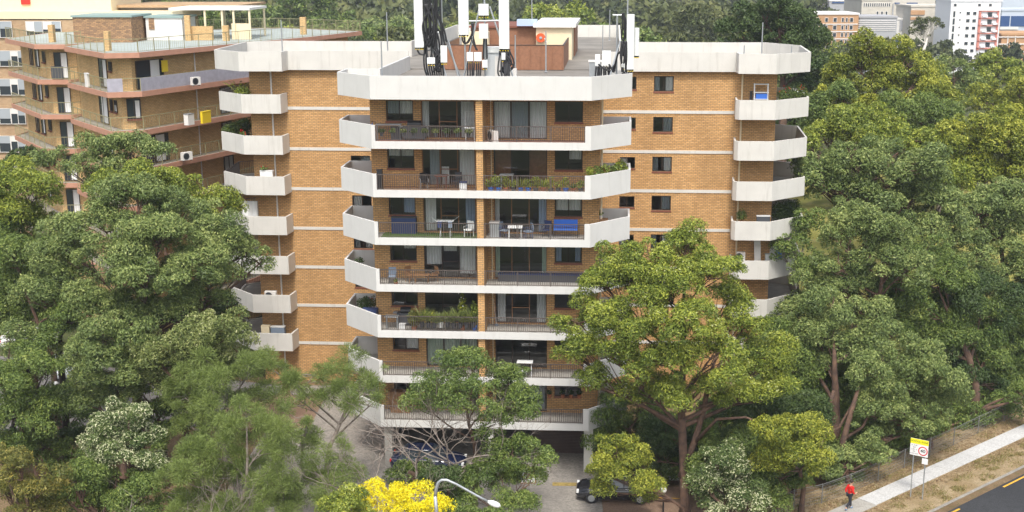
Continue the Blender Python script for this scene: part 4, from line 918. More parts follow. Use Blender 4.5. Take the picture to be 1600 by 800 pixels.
farb('small peach house with red roof among far trees', 1048, 1066, 12, 520, 8, 'tanb', [(14, 18, [(1051, 1054), (1059, 1062)])], roofm='salmon')
farb('long terracotta-roofed building in the far wood', 1120, 1168, 14, 560, 12, 'stone', [(18, 22, [(1124 + 6 * k, 1127 + 6 * k) for k in range(7)])], roofm='salmon')
farb('white house with dark window under the terracotta roofs', 1120, 1136, 36, 380, 8, 'offwhite', [(38, 42, [(1124, 1131)])], roofm='salmon')
farb('peach building partly behind the tall dark tree', 1262, 1292, 17, 530, 10, 'tanb', [(20, 24, [(1268, 1271), (1276, 1279)])], roofm='salmon')
# haze of a humid day
hz = MB().box(-3600, 3600, -400, 4100, -1.5, 92); hz_o = hz.build('haze', bpy.data.materials.new('haze_air')); tag(hz_o, 'thin pale haze over the far woods and buildings', 'haze', kind='stuff')
hm_ = bpy.data.materials['haze_air']; hm_.use_nodes = True; n = hm_.node_tree.nodes; n.remove(n["Principled BSDF"]); pv = n.new("ShaderNodeVolumePrincipled")
pv.inputs["Color"].default_value = (0.80, 0.88, 1.0, 1); pv.inputs["Density"].default_value = HAZE = 0.00024; hm_.node_tree.links.new(pv.outputs[0], n["Material Output"].inputs["Volume"])
# ================================================================= TREES
LM = {
 'gum':   leafmat('gum_leaves_bright', [(0, (0.076, 0.119, 0.020)), (.45, (0.199, 0.255, 0.038)), (.8, (0.379, 0.413, 0.055)), (.97, (0.484, 0.512, 0.087)), (1, (0.483, 0.510, 0.217))]),
 'gumy':  leafmat('gum_leaves_yellow_green', [(0, (0.081, 0.118, 0.018)), (.45, (0.218, 0.258, 0.033)), (.8, (0.413, 0.415, 0.052)), (1, (0.498, 0.501, 0.084))]),
 'gumg':  leafmat('gum_leaves_grey_green', [(0, (0.068, 0.107, 0.033)), (.45, (0.169, 0.231, 0.067)), (.85, (0.314, 0.365, 0.112)), (1, (0.446, 0.490, 0.168))]),
 'gumd':  leafmat('gum_leaves_dark', [(0, (0.052, 0.091, 0.021)), (.5, (0.136, 0.198, 0.044)), (.9, (0.238, 0.299, 0.068)), (1, (0.335, 0.381, 0.097))]),
 'dark':  leafmat('dark_evergreen_leaves', [(0, (0.037, 0.070, 0.020)), (.5, (0.071, 0.112, 0.030)), (1, (0.108, 0.151, 0.042))]),
 'flower': leafmat('leaves_with_cream_blossom', [(0, (0.055, 0.095, 0.029)), (.45, (0.110, 0.163, 0.045)), (.78, (0.180, 0.231, 0.072)), (.82, (0.460, 0.483, 0.270)), (1, (0.620, 0.630, 0.396))]),
 'paleg': leafmat('leaves_with_pale_tips', [(0, (0.065, 0.099, 0.028)), (.45, (0.169, 0.212, 0.060)), (.8, (0.304, 0.336, 0.108)), (.9, (0.427, 0.434, 0.185)), (1, (0.498, 0.510, 0.272))]),
 'oak':   leafmat('sheoak_needles', [(0, (0.091, 0.133, 0.034)), (.5, (0.201, 0.266, 0.070)), (1, (0.321, 0.397, 0.115))], .35),
 'yellow': leafmat('golden_blossom', [(0, (0.72, 0.60, 0.01)), (.5, (0.86, 0.77, 0.015)), (1, (0.92, 0.87, 0.06))], .3),
 'olive': leafmat('yellowing_olive_leaves', [(0, (0.074, 0.096, 0.022)), (.5, (0.173, 0.174, 0.039)), (1, (0.371, 0.300, 0.066))]),
 'far':   leafmat('far_tree_leaves', [(0, (0.038, 0.053, 0.014)), (.5, (0.097, 0.116, 0.030)), (1, (0.174, 0.177, 0.052))], .15),
}
def leafmesh(name, P, D, Nn, Lh, Wh, tone, m, parent=None):
    """P centres, D long axes, Nn normals (unit), Lh/Wh half sizes: one slim four-point leaf each"""
    n = len(P); S_ = np.cross(Nn, D); S_ /= np.linalg.norm(S_, axis=1, keepdims=True) + 1e-9
    V = np.empty((n, 4, 3), np.float32); Lh = Lh[:, None]; Wh = Wh[:, None]
    V[:, 0] = P - D * Lh; V[:, 1] = P - S_ * Wh - D * Lh * .15; V[:, 2] = P + D * Lh; V[:, 3] = P + S_ * Wh + D * Lh * .15
    me = bpy.data.meshes.new(name); me.vertices.add(n * 4); me.vertices.foreach_set("co", V.ravel())
    me.loops.add(n * 4); me.loops.foreach_set("vertex_index", np.arange(n * 4, dtype=np.int32))
    me.polygons.add(n); me.polygons.foreach_set("loop_start", np.arange(0, n * 4, 4, dtype=np.int32)); me.polygons.foreach_set("loop_total", np.full(n, 4, np.int32)); me.update()
    me.materials.append(m); a = me.attributes.new("tone", 'FLOAT', 'POINT'); a.data.foreach_set("value", np.repeat(np.clip(tone, 0, 1), 4).astype(np.float32))
    o = bpy.data.objects.new(name, me); C.objects.link(o)
    if parent: o.parent = parent
    return o
def unit(a): return a / (np.linalg.norm(a, axis=-1, keepdims=True) + 1e-9)
def clumps_on(lobes, r, rng, dens=1.0, low=-0.45):
    """spray centres over the outside of the lobes, hidden ones inside other lobes dropped"""
    out = []
    for li, (c, R) in enumerate(lobes):
        c = np.array(c); R = np.array(R); area = 4 * pi * ((R[0] * R[1]) ** 1.6 / 3 + (R[0] * R[2]) ** 1.6 / 3 + (R[1] * R[2]) ** 1.6 / 3) ** (1 / 1.6)
        n = max(3, int(area * dens / (r * r * 3.3))); d = unit(rng.normal(size=(n * 2, 3))); d = d[d[:, 2] > low][:n]
        p = c + d * R * (0.58 + 0.60 * rng.random((len(d), 1)))
        keep = np.ones(len(p), bool)
        for lj, (c2, R2) in enumerate(lobes):
            if lj != li: keep &= (((p - np.array(c2)) / (np.array(R2) * 0.80)) ** 2).sum(1) > 1
        out.append(p[keep])
    return np.concatenate(out) if out else np.zeros((0, 3))
def foliage(cl, r, rng, kind, leaf, parent, name='crown', cover=1.25, mk=None, origin=(0, 0, 0)):
    Ps, Ds, Ns, Ls, Ws, Ts = [], [], [], [], [], []
    for c in cl:
        rr = r * rng.choice((.45, .6, .8, 1.0, 1.3)); fl = rng.uniform(.72, 1.0)
        if kind == 'oak':
            rr *= .85
            n = int(cover * 420 * (rr / .8) ** 2 * (.26 / leaf)); d = unit(rng.normal(size=(n, 3)) + np.array([0, 0, .55])); q = rng.random((n, 1)) ** .6
            P = c + d * rr * (0.25 + .8 * q) * np.array([1, 1, .9]); D = unit(d + rng.normal(size=(n, 3)) * .35 + np.array([0, 0, -.15])); N_ = unit(rng.normal(size=(n, 3)))
            L_ = leaf * 1.15 * rng.uniform(.5, 1.4, n); W_ = np.full(n, leaf * .105); t = rng.normal(.5, .2, n) + rng.normal(0, .12)
        else:
            A = 4 * pi * rr * rr * .7; n = int(1.12 * cover * A / (leaf * leaf * .42 * .9 * 1.15)); d = unit(rng.normal(size=(n, 3))); d[:, 2] = np.where(d[:, 2] < -.45, -d[:, 2], d[:, 2])
            q = 1 - .42 * rng.random((n, 1)) ** 1.6; lump = 1 + .16 * np.sin(d[:, :1] * 7 + c[0]) * np.sin(d[:, 1:2] * 6 + c[1])
            P = c + d * rr * q * lump * np.array([1, 1, fl]); N_ = unit(d * .65 + rng.normal(size=(n, 3)) * .65 + np.array([0, 0, .5])); D = unit(np.cross(N_, rng.normal(size=(n, 3)))); D[:, 2] -= .35; D = unit(D); 
            N_ = unit(N_ - D * (N_ * D).sum(1, keepdims=True))
            L_ = leaf * .62 * rng.uniform(.4, 1.5, n); W_ = leaf * .23 * rng.uniform(.7, 1.3, n)
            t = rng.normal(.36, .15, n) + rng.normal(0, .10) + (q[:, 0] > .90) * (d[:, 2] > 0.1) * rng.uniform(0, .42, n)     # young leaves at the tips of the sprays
            if kind == 'flower': t = np.where((q[:, 0] > .9) & (rng.random(n) < .42 * (1 + rng.normal(0, .6))), rng.uniform(.82, 1, n), np.minimum(t, .76))
        Ps.append(P); Ds.append(D); Ns.append(N_); Ls.append(L_); Ws.append(W_); Ts.append(t)
    if not Ps: return None
    return leafmesh(name, np.concatenate(Ps) - np.array(origin), np.concatenate(Ds), np.concatenate(Ns), np.concatenate(Ls), np.concatenate(Ws), np.concatenate(Ts), LM[mk or kind], parent)
def bez(a, b, c, n=6): return [tuple((1 - t) ** 2 * a + 2 * t * (1 - t) * b + t * t * c) for t in np.linspace(0, 1, n)]
NLEAF = [0]
def tree(name, label, kind, Y, lobes, base=None, r=None, leaf=None, seed=1, bark='bark', tr=0.22, dens=1.0, cover=1.2, group=None, cat='tree', forkh=.45, mk=None, depth=1.0, low=-.8, twigs=1.0, lean=0):
    """lobes: (x, y, rx, ry[, further]) bearings of each foliage mass seen from the survey point, at Y metres (+ further)"""
    rng = np.random.default_rng(seed * 77 + 5); Lb = []
    for q in lobes:
        dy = q[4] if len(q) > 4 else rng.uniform(-1.2, 1.2); c = ony(q[0], q[1], Y + dy); sc_ = (ony(q[0] + 10, q[1], Y + dy)[0] - c[0]) / 10
        Lb.append((c, (q[2] * sc_, (q[2] + q[3]) / 2 * sc_ * depth, q[3] * sc_)))
    sc_ = Y / F * 1.04
    r = (r or 17) * 1.3 * sc_; leaf = (leaf * .52 if leaf else max(.09, 0.0019 * Y)); dens *= 1.38
    lobes = [(q[0], q[1], q[2] * 1.16, q[3] * 1.2) + tuple(q[4:]) for q in lobes]
    cen = np.mean([l[0] for l in Lb], axis=0); bx, by = (cen[0] + lean, cen[1]) if base is None else base
    o = thing(name, label, cat, (float(bx), float(by), 0), 0, group); B = np.array([bx, by, 0.0])
    cl = clumps_on(Lb, r, rng, dens, low)
    f = foliage(cl, r, rng, kind, leaf, o, cover=cover, mk=mk, origin=B); NLEAF[0] += len(f.data.polygons) if f else 0
    zmin = min(l[0][2] - l[1][2] for l in Lb); ztop = max(l[0][2] for l in Lb); zf = max(1.0, min(zmin + (ztop - zmin) * .15, ztop * forkh))
    tb = MB(); hi = max(Lb, key=lambda l: l[0][2]); hc = np.array(hi[0])
    ldr = [np.array([bx, by, -.1]), np.array([bx, by, .3]), np.array([bx, by, zf * .5]) + rng.normal(0, .15, 3) * np.array([1, 1, 0]), np.array([bx + (cen[0] - bx) * .3, by + (cen[1] - by) * .3, zf])]
    e0 = ldr[-1]; mid = e0 + (hc - e0) * .5 + rng.normal(0, .35, 3) * np.array([1, 1, 0]); ldr += [e0 + (mid - e0) * .5 + rng.normal(0, .15, 3), mid, hc - np.array([0, 0, .3])]
    lr = [tr * 1.45, tr * 1.1, tr * .95, tr * .82, tr * .62, tr * .42, tr * .15]
    tb.tube([tuple(p - B) for p in ldr], lr, 10)
    LZs = np.array([p[2] for p in ldr])
    for c, R in Lb:
        c = np.array(c); hd_ = sqrt((c[0] - cen[0]) ** 2 + (c[1] - cen[1]) ** 2); za = min(max(c[2] - .75 * hd_ - rng.uniform(.3, 1.2), zf * rng.uniform(.75, 1.05)), hc[2] - .6)
        top = np.array([np.interp(za, LZs, [p[q] for p in ldr]) for q in range(3)]); r0_ = float(np.interp(za, LZs, lr)) * .62
        h = (top + c) / 2 + rng.normal(0, .35, 3); h[2] = min(h[2], c[2]) - .25
        bz_ = bez(top, h, c, 7); rad = np.linspace(r0_, max(.02, r0_ * .3), 7); tb.tube([tuple(np.array(p) - B) for p in bz_], list(rad), 6, cap=False)
        near = cl[np.argsort(((cl - c) ** 2).sum(1))][:int(10 * twigs)] if len(cl) else []
        for t_ in near:
            k = rng.integers(3, 7); s0 = np.array(bz_[k]); m_ = (s0 + t_) / 2 + rng.normal(0, .15, 3); tb.tube([tuple(p - B) for p in (s0, m_, t_)], [tr * .16, tr * .10, tr * .04], 4, cap=False)
    tb.build('trunk', M[bark], o, smooth=True)
    return o

# ---- in front of the building
tree('gum_tree', 'tall bright yellow-green gum tree with forked brown trunk before the right half of the block', 'gum', 63,
     [(1072, 388, 38, 26, 0), (1018, 405, 40, 24, -1), (968, 410, 34, 26, 0), (1115, 425, 52, 30, -1), (948, 452, 48, 30, 0), (1035, 455, 55, 32, -2), (1140, 470, 36, 24, 1), (905, 505, 36, 26, 0), (978, 500, 50, 30, -2),
      (1075, 505, 55, 34, -3), (1160, 515, 34, 24, 0), (897, 553, 28, 20, 0), (950, 555, 46, 28, -2), (1030, 560, 48, 28, -2.5), (1110, 560, 52, 32, -3), (1190, 560, 40, 32, 0), (1212, 605, 30, 22, 0), (1150, 612, 42, 24, -1), (1070, 610, 34, 22, -2),
      (1000, 606, 36, 22, 0), (915, 598, 26, 14, -1)], base=onz(1070, 800)[:2], seed=2, tr=.26, forkh=.4, r=14, twigs=1.2, dens=.95)
T1 = [o for o in C.objects if o.get('label', '').startswith('tall bright yellow-green gum')][0]; B1 = np.array(T1.location); tb = MB()
def g1(*pts): return [tuple(np.array(ony(x, y, Y)) - B1) for x, y, Y in pts]
tb.tube(g1((1064, 745, 62.9), (1085, 690, 62.8), (1100, 640, 62.6), (1108, 590, 62), (1125, 540, 62)), [.20, .18, .15, .11, .06], 9)
tb.tube(g1((1085, 692, 62.8), (1120, 655, 61.5), (1165, 652, 60.8), (1210, 668, 60.5)), [.10, .085, .06, .03], 7)
tb.build('limb', M['bark'], T1, smooth=True)
tree('gum_tree', 'round olive-green gum tree in front of the lower central balconies', 'gumd', 60,
     [(738, 572, 48, 24), (685, 605, 38, 28), (795, 602, 42, 28), (660, 628, 20, 20), (735, 618, 50, 26, -1.5), (805, 636, 34, 28), (775, 662, 34, 20)], base=onz(742, 790)[:2], seed=3, mk='gumd', r=13, tr=.14, cover=.75, dens=.9)
tree('shrub', 'dark green leafy small tree left of the brown garage door', 'gumd', 59, [(800, 708, 34, 22), (842, 712, 20, 20), (785, 738, 26, 24), (826, 742, 18, 14), (752, 745, 26, 22), (735, 770, 26, 24), (810, 785, 24, 16)], seed=4, r=12, tr=.08, low=-.7, cover=1.15)
tree('gum_tree', 'small yellow-green gum partly covering the black parked car', 'gumy', 60.5, [(965, 705, 40, 20), (935, 730, 22, 16), (1000, 722, 30, 18), (965, 745, 26, 14), (1010, 755, 24, 16), (940, 768, 16, 10), (1005, 778, 18, 10)], base=onz(1068, 815)[:2], seed=5, r=11, tr=.10, cover=1.0, mk='gumy')
tree('flowering_shrub', 'green shrub with scattered cream blossom beside the forked gum trunk', 'flower', 60, [(1125, 718, 30, 20), (1110, 750, 28, 26), (1150, 755, 34, 26), (1170, 785, 28, 20), (1120, 785, 30, 18)], seed=6, r=11, tr=.1, cat='shrub', low=-.7)
tree('gum_tree', 'yellow-tipped bushy gum between the blossoming shrub and the walking person', 'gumy', 60.5, [(1215, 668, 34, 20), (1262, 680, 30, 22), (1235, 705, 40, 22), (1210, 730, 24, 18), (1268, 728, 22, 18)], seed=7, r=12, tr=.14, base=onz(1252, 800)[:2], low=-.6, mk='gumy')
tree('shrub', 'dark broad shrub mass under the bright gum tree', 'dark', 66, [(1125, 668, 45, 26), (1190, 650, 40, 30), (1080, 690, 34, 30), (1045, 680, 26, 30), (1160, 700, 40, 26), (1020, 720, 24, 30), (1250, 650, 40, 40)], seed=8, r=13, low=-.8, cat='shrub')
tree('wattle_tree', 'brilliant yellow blossoming tree at the bottom edge below the driveway', 'gumd', 51, [(600, 778, 44, 22), (640, 770, 30, 16), (665, 792, 26, 18), (565, 792, 30, 16), (615, 805, 60, 20)], seed=9, r=12, mk='yellow', tr=.1, bark='barkg', cover=.6, low=-.6, dens=.85)
tree('shrub', 'green leafy bush at the foot of the yellow blossoming tree', 'gum', 50.5, [(548, 782, 26, 16), (530, 800, 34, 18), (575, 806, 26, 10)], seed=10, r=10, mk='gum', low=-.6, cat='shrub')
# she-oaks
tree('sheoak_tree', 'feathery she-oak rising in front of the driveway, beside the white balcony ends', 'oak', 63, [(480, 585, 34, 20), (540, 575, 40, 20), (585, 590, 24, 16), (430, 580, 26, 20), (505, 612, 40, 18), (562, 618, 36, 18), (455, 615, 30, 20), (592, 622, 18, 12)], base=onz(515, 792)[:2], seed=11, r=15, bark='barkg', tr=.16, cover=1.0, dens=1.0)
tree('sheoak_tree', 'feathery grey-green she-oak left of the driveway', 'oak', 61, [(330, 590, 46, 26), (390, 575, 34, 24), (290, 622, 40, 26), (350, 635, 50, 26), (310, 670, 46, 24), (405, 625, 24, 26)], seed=12, r=15, bark='barkg', tr=.15, cover=1.15)
tree('sheoak_tree', 'broad pale feathery she-oak filling the bottom left of centre', 'oak', 55, [(385, 650, 40, 24), (340, 690, 50, 30), (420, 690, 34, 30), (300, 735, 50, 30), (370, 745, 60, 34), (440, 748, 34, 28), (330, 790, 60, 24), (415, 790, 50, 22), (262, 775, 30, 26), (470, 790, 24, 14)], seed=13, r=16, bark='barkg', tr=.16, cover=1.25)
tree('sheoak_tree', 'small feathery she-oak standing on the driveway side at the bottom', 'oak', 57, [(530, 700, 28, 18), (505, 735, 30, 20), (545, 745, 22, 20), (500, 775, 30, 22), (545, 785, 16, 16), (478, 720, 16, 14)], seed=14, r=14, bark='barkg', tr=.12, cover=.95)
# left mass
tree('gum_tree', 'large spreading dark green gum tree left of the block', 'gumd', 68,
     [(215, 315, 52, 26, 0), (290, 330, 44, 24, 2), (150, 345, 50, 28, 0), (340, 365, 46, 24, 1), (250, 370, 60, 30, -3), (100, 385, 42, 28, 0), (175, 400, 60, 32, -3), (385, 392, 34, 18, 2), (405, 412, 20, 10, 2), (310, 415, 52, 30, -2), (90, 440, 44, 28, 0), (230, 440, 62, 32, -4), (345, 435, 28, 22, 1), (150, 470, 50, 26, -2),
      (310, 462, 44, 24, -1), (45, 455, 30, 24, 0), (210, 492, 46, 22, -2), (325, 470, 24, 16, 0)], base=(-24.5, 69), seed=15, r=15, tr=.30, forkh=.5, mk='gumg')
tree('gum_tree', 'flat-topped gum tree reaching up in front of the neighbouring brick block', 'gumd', 82, [(160, 232, 34, 12), (205, 228, 44, 13), (245, 240, 20, 9), (130, 258, 30, 16), (90, 250, 30, 14), (200, 265, 40, 18), (165, 285, 40, 14)], seed=16, r=11, tr=.22, mk='gumg', cover=1.1)
tree('gum_tree', 'bright rounded gum crown just behind the large dark gum at left', 'gumg', 78, [(230, 278, 46, 18), (290, 285, 38, 20), (320, 305, 26, 16), (180, 300, 40, 18), (265, 305, 50, 22), (340, 325, 26, 20)], seed=17, r=13, tr=.2, mk='gum')
tree('gum_tree', 'dense green gum at the left edge below the cream block', 'gumd', 76, [(20, 282, 32, 22), (60, 300, 26, 24), (15, 325, 36, 28), (60, 345, 32, 26), (8, 372, 34, 28), (40, 400, 30, 26), (-15, 300, 30, 30)], seed=18, r=15, tr=.22, mk='gum')
tree('gum_tree', 'dark-leaved gum at the left edge above the parked white car', 'dark', 74, [(5, 430, 32, 26), (30, 470, 30, 20), (0, 480, 30, 26), (55, 478, 26, 12), (20, 380, 20, 40)], seed=19, r=15, tr=.2, mk='gumd')
tree('flowering_gum', 'pale-tipped domed gum beside the lowest left wing balconies', 'gumg', 63, [(345, 510, 40, 26), (300, 528, 36, 28), (365, 545, 34, 24), (240, 545, 36, 26), (315, 560, 44, 28), (285, 590, 40, 26), (225, 580, 34, 24), (386, 558, 10, 14)], seed=20, r=13, tr=.22, mk='paleg')
tree('gum_tree', 'mid-green gum left of the pale-tipped gum', 'gumd', 64, [(160, 525, 40, 28), (195, 500, 34, 22), (135, 560, 34, 26), (180, 575, 44, 30), (130, 605, 36, 24), (185, 615, 40, 20), (225, 520, 26, 24)], seed=21, r=14, tr=.2, mk='gumg')
tree('flowering_gum', 'gum covered in cream blossom in the lower left', 'flower', 57.5, [(200, 640, 28, 18), (180, 668, 32, 22), (225, 672, 28, 24), (155, 700, 28, 24), (205, 705, 42, 24), (235, 725, 24, 18), (160, 728, 26, 14)], seed=22, r=11, tr=.16, mk='flower')
tree('shrub', 'dark green bush under the blossoming gum, lower left', 'dark', 56, [(120, 755, 34, 22), (180, 765, 44, 26), (130, 790, 50, 22), (215, 790, 40, 22), (240, 760, 24, 20), (90, 770, 20, 20)], seed=23, r=13, low=-.8, mk='gumd', cat='shrub')
tree('shrub', 'yellowing thin-leaved bush in the bottom left corner', 'gumd', 54, [(30, 735, 36, 24), (65, 750, 32, 26), (15, 770, 40, 26), (60, 788, 40, 22), (0, 715, 20, 20)], seed=24, r=12, mk='olive', low=-.7, cover=.8, cat='shrub')
tree('gum_tree', 'thin dark-trunked gum near the left edge, lower left', 'dark', 63, [(30, 560, 34, 16), (70, 570, 30, 14), (20, 600, 36, 18), (60, 620, 34, 20), (95, 640, 26, 16), (15, 650, 36, 20), (55, 668, 30, 16)], seed=25, r=12, tr=.17, bark='barkd', base=onz(20, 735)[:2], mk='gumd', cover=.9)
tree('gum_tree', 'straight dark-trunked gum left of the mid-green gum', 'dark', 66, [(100, 505, 26, 16), (70, 520, 24, 12), (120, 488, 24, 14)], seed=26, r=11, tr=.22, bark='barkd', base=onz(105, 715)[:2], mk='gumd', cover=.9, forkh=.7)
tree('shrub', 'low dark hedge of bushes beside the far left car park', 'dark', 68, [(90, 620, 30, 12), (130, 640, 30, 16), (40, 690, 30, 14), (110, 680, 26, 14), (75, 655, 24, 12), (5, 700, 26, 16)], seed=27, r=11, low=-.9, cat='shrub')
# right mass
tree('gum_tree', 'bright domed gum in front of the distant tan flats', 'gumy', 118, [(1362, 68, 26, 15), (1385, 85, 42, 20), (1340, 100, 34, 18), (1312, 125, 24, 20), (1420, 105, 34, 20), (1365, 120, 50, 22), (1445, 120, 30, 18), (1410, 140, 44, 22), (1460, 145, 30, 18), (1330, 150, 40, 18), (1385, 160, 50, 16), (1295, 150, 16, 16)], seed=30, r=10, tr=.4, mk='gumy', leaf=.42)
tree('gum_tree', 'pale green gum crown between the bright domed gum and the right wing', 'gumg', 100, [(1350, 182, 44, 16), (1385, 195, 34, 18), (1310, 200, 32, 18), (1285, 215, 22, 16), (1345, 212, 44, 18)], seed=31, r=11, tr=.3, mk='gum', leaf=.38)
tree('gum_tree', 'dark-leaved gum left of the right-hand tree mass', 'dark', 112, [(1300, 170, 26, 26), (1275, 190, 20, 24), (1320, 160, 26, 20), (1420, 175, 40, 20), (1470, 185, 40, 20), (1440, 205, 40, 18)], seed=32, r=12, tr=.3, mk='gumd', leaf=.4)
tree('gum_tree', 'huge grey-green gum crown right of the block', 'gumg', 86, [(1330, 240, 44, 22), (1275, 262, 36, 18), (1250, 252, 20, 12), (1385, 250, 44, 24), (1430, 255, 40, 22), (1320, 275, 44, 24), (1385, 290, 50, 28), (1450, 295, 46, 30), (1475, 330, 36, 28), (1420, 335, 44, 30), (1345, 315, 36, 24), (1495, 370, 34, 34), (1450, 380, 36, 30), (1515, 410, 26, 34), (1540, 445, 22, 26), (1290, 300, 34, 18)],
     seed=33, r=14, tr=.4, mk='gumg', leaf=.36, base=(25.5, 88))
tree('gum_tree', 'sunlit rounded gum at the right edge, high up', 'gumy', 98, [(1530, 195, 44, 18), (1580, 190, 34, 16), (1500, 210, 34, 18), (1560, 215, 50, 22), (1600, 225, 40, 26), (1510, 240, 40, 22), (1545, 262, 40, 24), (1590, 270, 36, 26)], seed=34, r=12, tr=.35, mk='gumy', leaf=.38)
tree('gum_tree', 'tall dusky gum at the right edge, halfway down', 'gumg', 90, [(1560, 310, 38, 26), (1600, 320, 30, 30), (1530, 335, 30, 24), (1570, 360, 40, 32), (1600, 400, 36, 36), (1560, 420, 30, 34), (1590, 460, 36, 34)], seed=35, r=14, tr=.35, mk='gumg', leaf=.36)
tree('gum_tree', 'rounded gum with visible branches below the huge gum crown', 'gumg', 76, [(1335, 345, 32, 18), (1380, 350, 34, 20), (1300, 370, 28, 18), (1410, 375, 28, 20), (1350, 380, 40, 24), (1390, 410, 34, 22), (1310, 410, 32, 20), (1345, 430, 34, 20), (1420, 420, 26, 22), (1285, 440, 26, 14)], seed=36, r=13, tr=.26, mk='gumg', base=(22.5, 77.5))
tree('gum_tree', 'slender sparse gum touching the right wing balconies', 'gumg', 82, [(1232, 375, 20, 15), (1262, 350, 24, 14), (1225, 395, 16, 10), (1255, 400, 22, 12), (1268, 462, 24, 16), (1258, 430, 18, 12)], seed=37, r=10, tr=.16, mk='gumd', base=(17.8, 83), cover=.9, bark='barkg')
tree('gum_tree', 'dense gum above the leaning brown trunk, right of the lowest wing balcony', 'gumg', 73, [(1300, 480, 40, 22), (1260, 500, 34, 20), (1345, 490, 36, 20), (1290, 520, 44, 24), (1340, 530, 34, 22), (1375, 505, 30, 24), (1255, 540, 30, 20), (1310, 560, 34, 18)], seed=38, r=13, tr=.3, mk='gumg', base=onz(1300, 720)[:2])
tree('gum_tree', 'overhanging rounded gum above the road sign', 'gumg', 69, [(1400, 565, 36, 22), (1440, 555, 30, 20), (1360, 585, 34, 22), (1420, 600, 44, 26), (1470, 590, 30, 22), (1490, 625, 26, 24), (1455, 635, 34, 22), (1385, 630, 36, 24), (1405, 665, 34, 18), (1360, 650, 30, 22), (1350, 690, 24, 18), (1430, 668, 20, 14)], seed=39, r=12, tr=.2, mk='gumg', base=onz(1452, 700)[:2])
tree('gum_tree', 'dark gum with brown trunk on the right side between the sign and the edge', 'dark', 79, [(1430, 470, 34, 34), (1465, 440, 30, 30), (1480, 490, 34, 34), (1500, 530, 34, 26), (1440, 520, 34, 26), (1530, 500, 30, 34), (1545, 550, 24, 28)], seed=40, r=14, tr=.28, mk='gumd', base=onz(1522, 648)[:2])
tree('gum_tree', 'dark-trunked gum on the right edge above the footpath', 'dark', 84, [(1575, 500, 34, 24), (1600, 540, 30, 30), (1565, 545, 30, 24), (1585, 585, 30, 24), (1545, 590, 24, 20), (1600, 620, 24, 20)], seed=41, r=13, tr=.28, bark='barkd', mk='gumd', base=(34.5, 86))
tree('gum_tree', 'green gum filling the gap behind the road sign trees', 'dark', 74, [(1310, 600, 36, 24), (1350, 570, 30, 24), (1280, 590, 34, 26), (1270, 630, 34, 28), (1320, 640, 34, 28), (1290, 670, 34, 24), (1340, 690, 30, 22), (1245, 600, 26, 24)], seed=42, r=13, tr=.2, mk='gumd', low=-.7)
tree('gum_tree', 'small rounded bright gum left of the brick frame building, top right', 'gumy', 165, [(1555, 98, 28, 12), (1530, 110, 22, 12), (1580, 112, 22, 13), (1555, 120, 40, 12)], seed=43, r=7, tr=.3, mk='gum', leaf=.6)
tree('gum_tree', 'lower bright gum at the right edge beneath the small rounded one', 'gumy', 140, [(1560, 145, 36, 14), (1595, 140, 24, 16), (1540, 160, 30, 14), (1585, 165, 36, 16)], seed=44, r=8, tr=.3, mk='gumy', leaf=.52)
tree('gum_tree', 'dull green gum filling the gap right of the bright domed gum', 'gumg', 150, [(1490, 110, 22, 14), (1510, 130, 26, 14), (1480, 145, 22, 14), (1520, 155, 26, 12), (1495, 165, 30, 14)], seed=45, r=8, tr=.3, mk='gumg', leaf=.55)
tree('fig_tree', 'very dark conical tree rising behind the right wing roof', 'dark', 135, [(1215, 8, 34, 16), (1190, 30, 40, 20), (1235, 35, 38, 24), (1160, 55, 34, 18), (1215, 60, 50, 24), (1262, 65, 30, 26), (1180, 75, 40, 16), (1275, 95, 20, 26), (1245, 95, 40, 26), (1280, 130, 16, 24), (1255, 130, 26, 24)], seed=46, r=10, tr=.6, leaf=.5, mk='dark')
tree('gum_tree', 'open white-trunked gum silhouetted against the cream buildings', 'gumd', 240, [(1455, 33, 14, 5), (1435, 38, 12, 5), (1466, 41, 9, 4), (1427, 50, 9, 5), (1445, 55, 8, 4), (1440, 44, 9, 4)], seed=47, r=4.5, tr=.4, leaf=.8, bark='barkw', cover=.8, mk='far', forkh=.7)
tree('conifer', 'narrow dark conifer in front of the white apartment tower', 'dark', 300, [(1559, 80, 3.5, 6), (1559, 87, 5, 5), (1559, 93, 5, 5)], seed=48, r=3, tr=.3, leaf=1.0, mk='dark')
# more trees that fill the groves
tree('gum_tree', 'dull green gum filling the left grove behind the mid-green gum', 'gumd', 73, [(60, 430, 44, 28), (110, 440, 40, 28), (30, 500, 36, 20), (120, 480, 36, 22), (85, 395, 34, 24), (20, 395, 30, 24)], seed=61, r=14, mk='gumd', tr=.2)
tree('gum_tree', 'dark-leaved gum in the gap between the large dark gum and the pale-tipped gum', 'gumd', 70, [(260, 500, 40, 20), (300, 490, 40, 20), (340, 480, 24, 16), (210, 530, 30, 20)], seed=62, r=13, mk='dark', tr=.2)
tree('gum_tree', 'rough-leaved gum right of the pale-tipped gum, behind the she-oaks', 'gumd', 66, [(250, 620, 40, 26), (290, 600, 40, 26), (215, 600, 30, 22), (260, 660, 36, 26), (235, 690, 30, 20)], seed=63, r=13, mk='gumd', tr=.16)
tree('gum_tree', 'dusky gum left of the slender gum, behind the bright gum', 'dark', 71, [(1215, 540, 34, 26), (1235, 580, 36, 26), (1200, 600, 30, 26), (1240, 630, 36, 30), (1190, 640, 30, 26)], seed=64, r=13, mk='gumd', tr=.2)
tree('gum_tree', 'deep green gum in the middle of the right-hand grove', 'gumd', 79, [(1350, 460, 40, 26), (1400, 450, 40, 26), (1300, 450, 34, 22), (1410, 500, 34, 26), (1450, 400, 34, 30), (1480, 420, 34, 30), (1265, 430, 26, 20)], seed=65, r=13, mk='gumd', tr=.25)
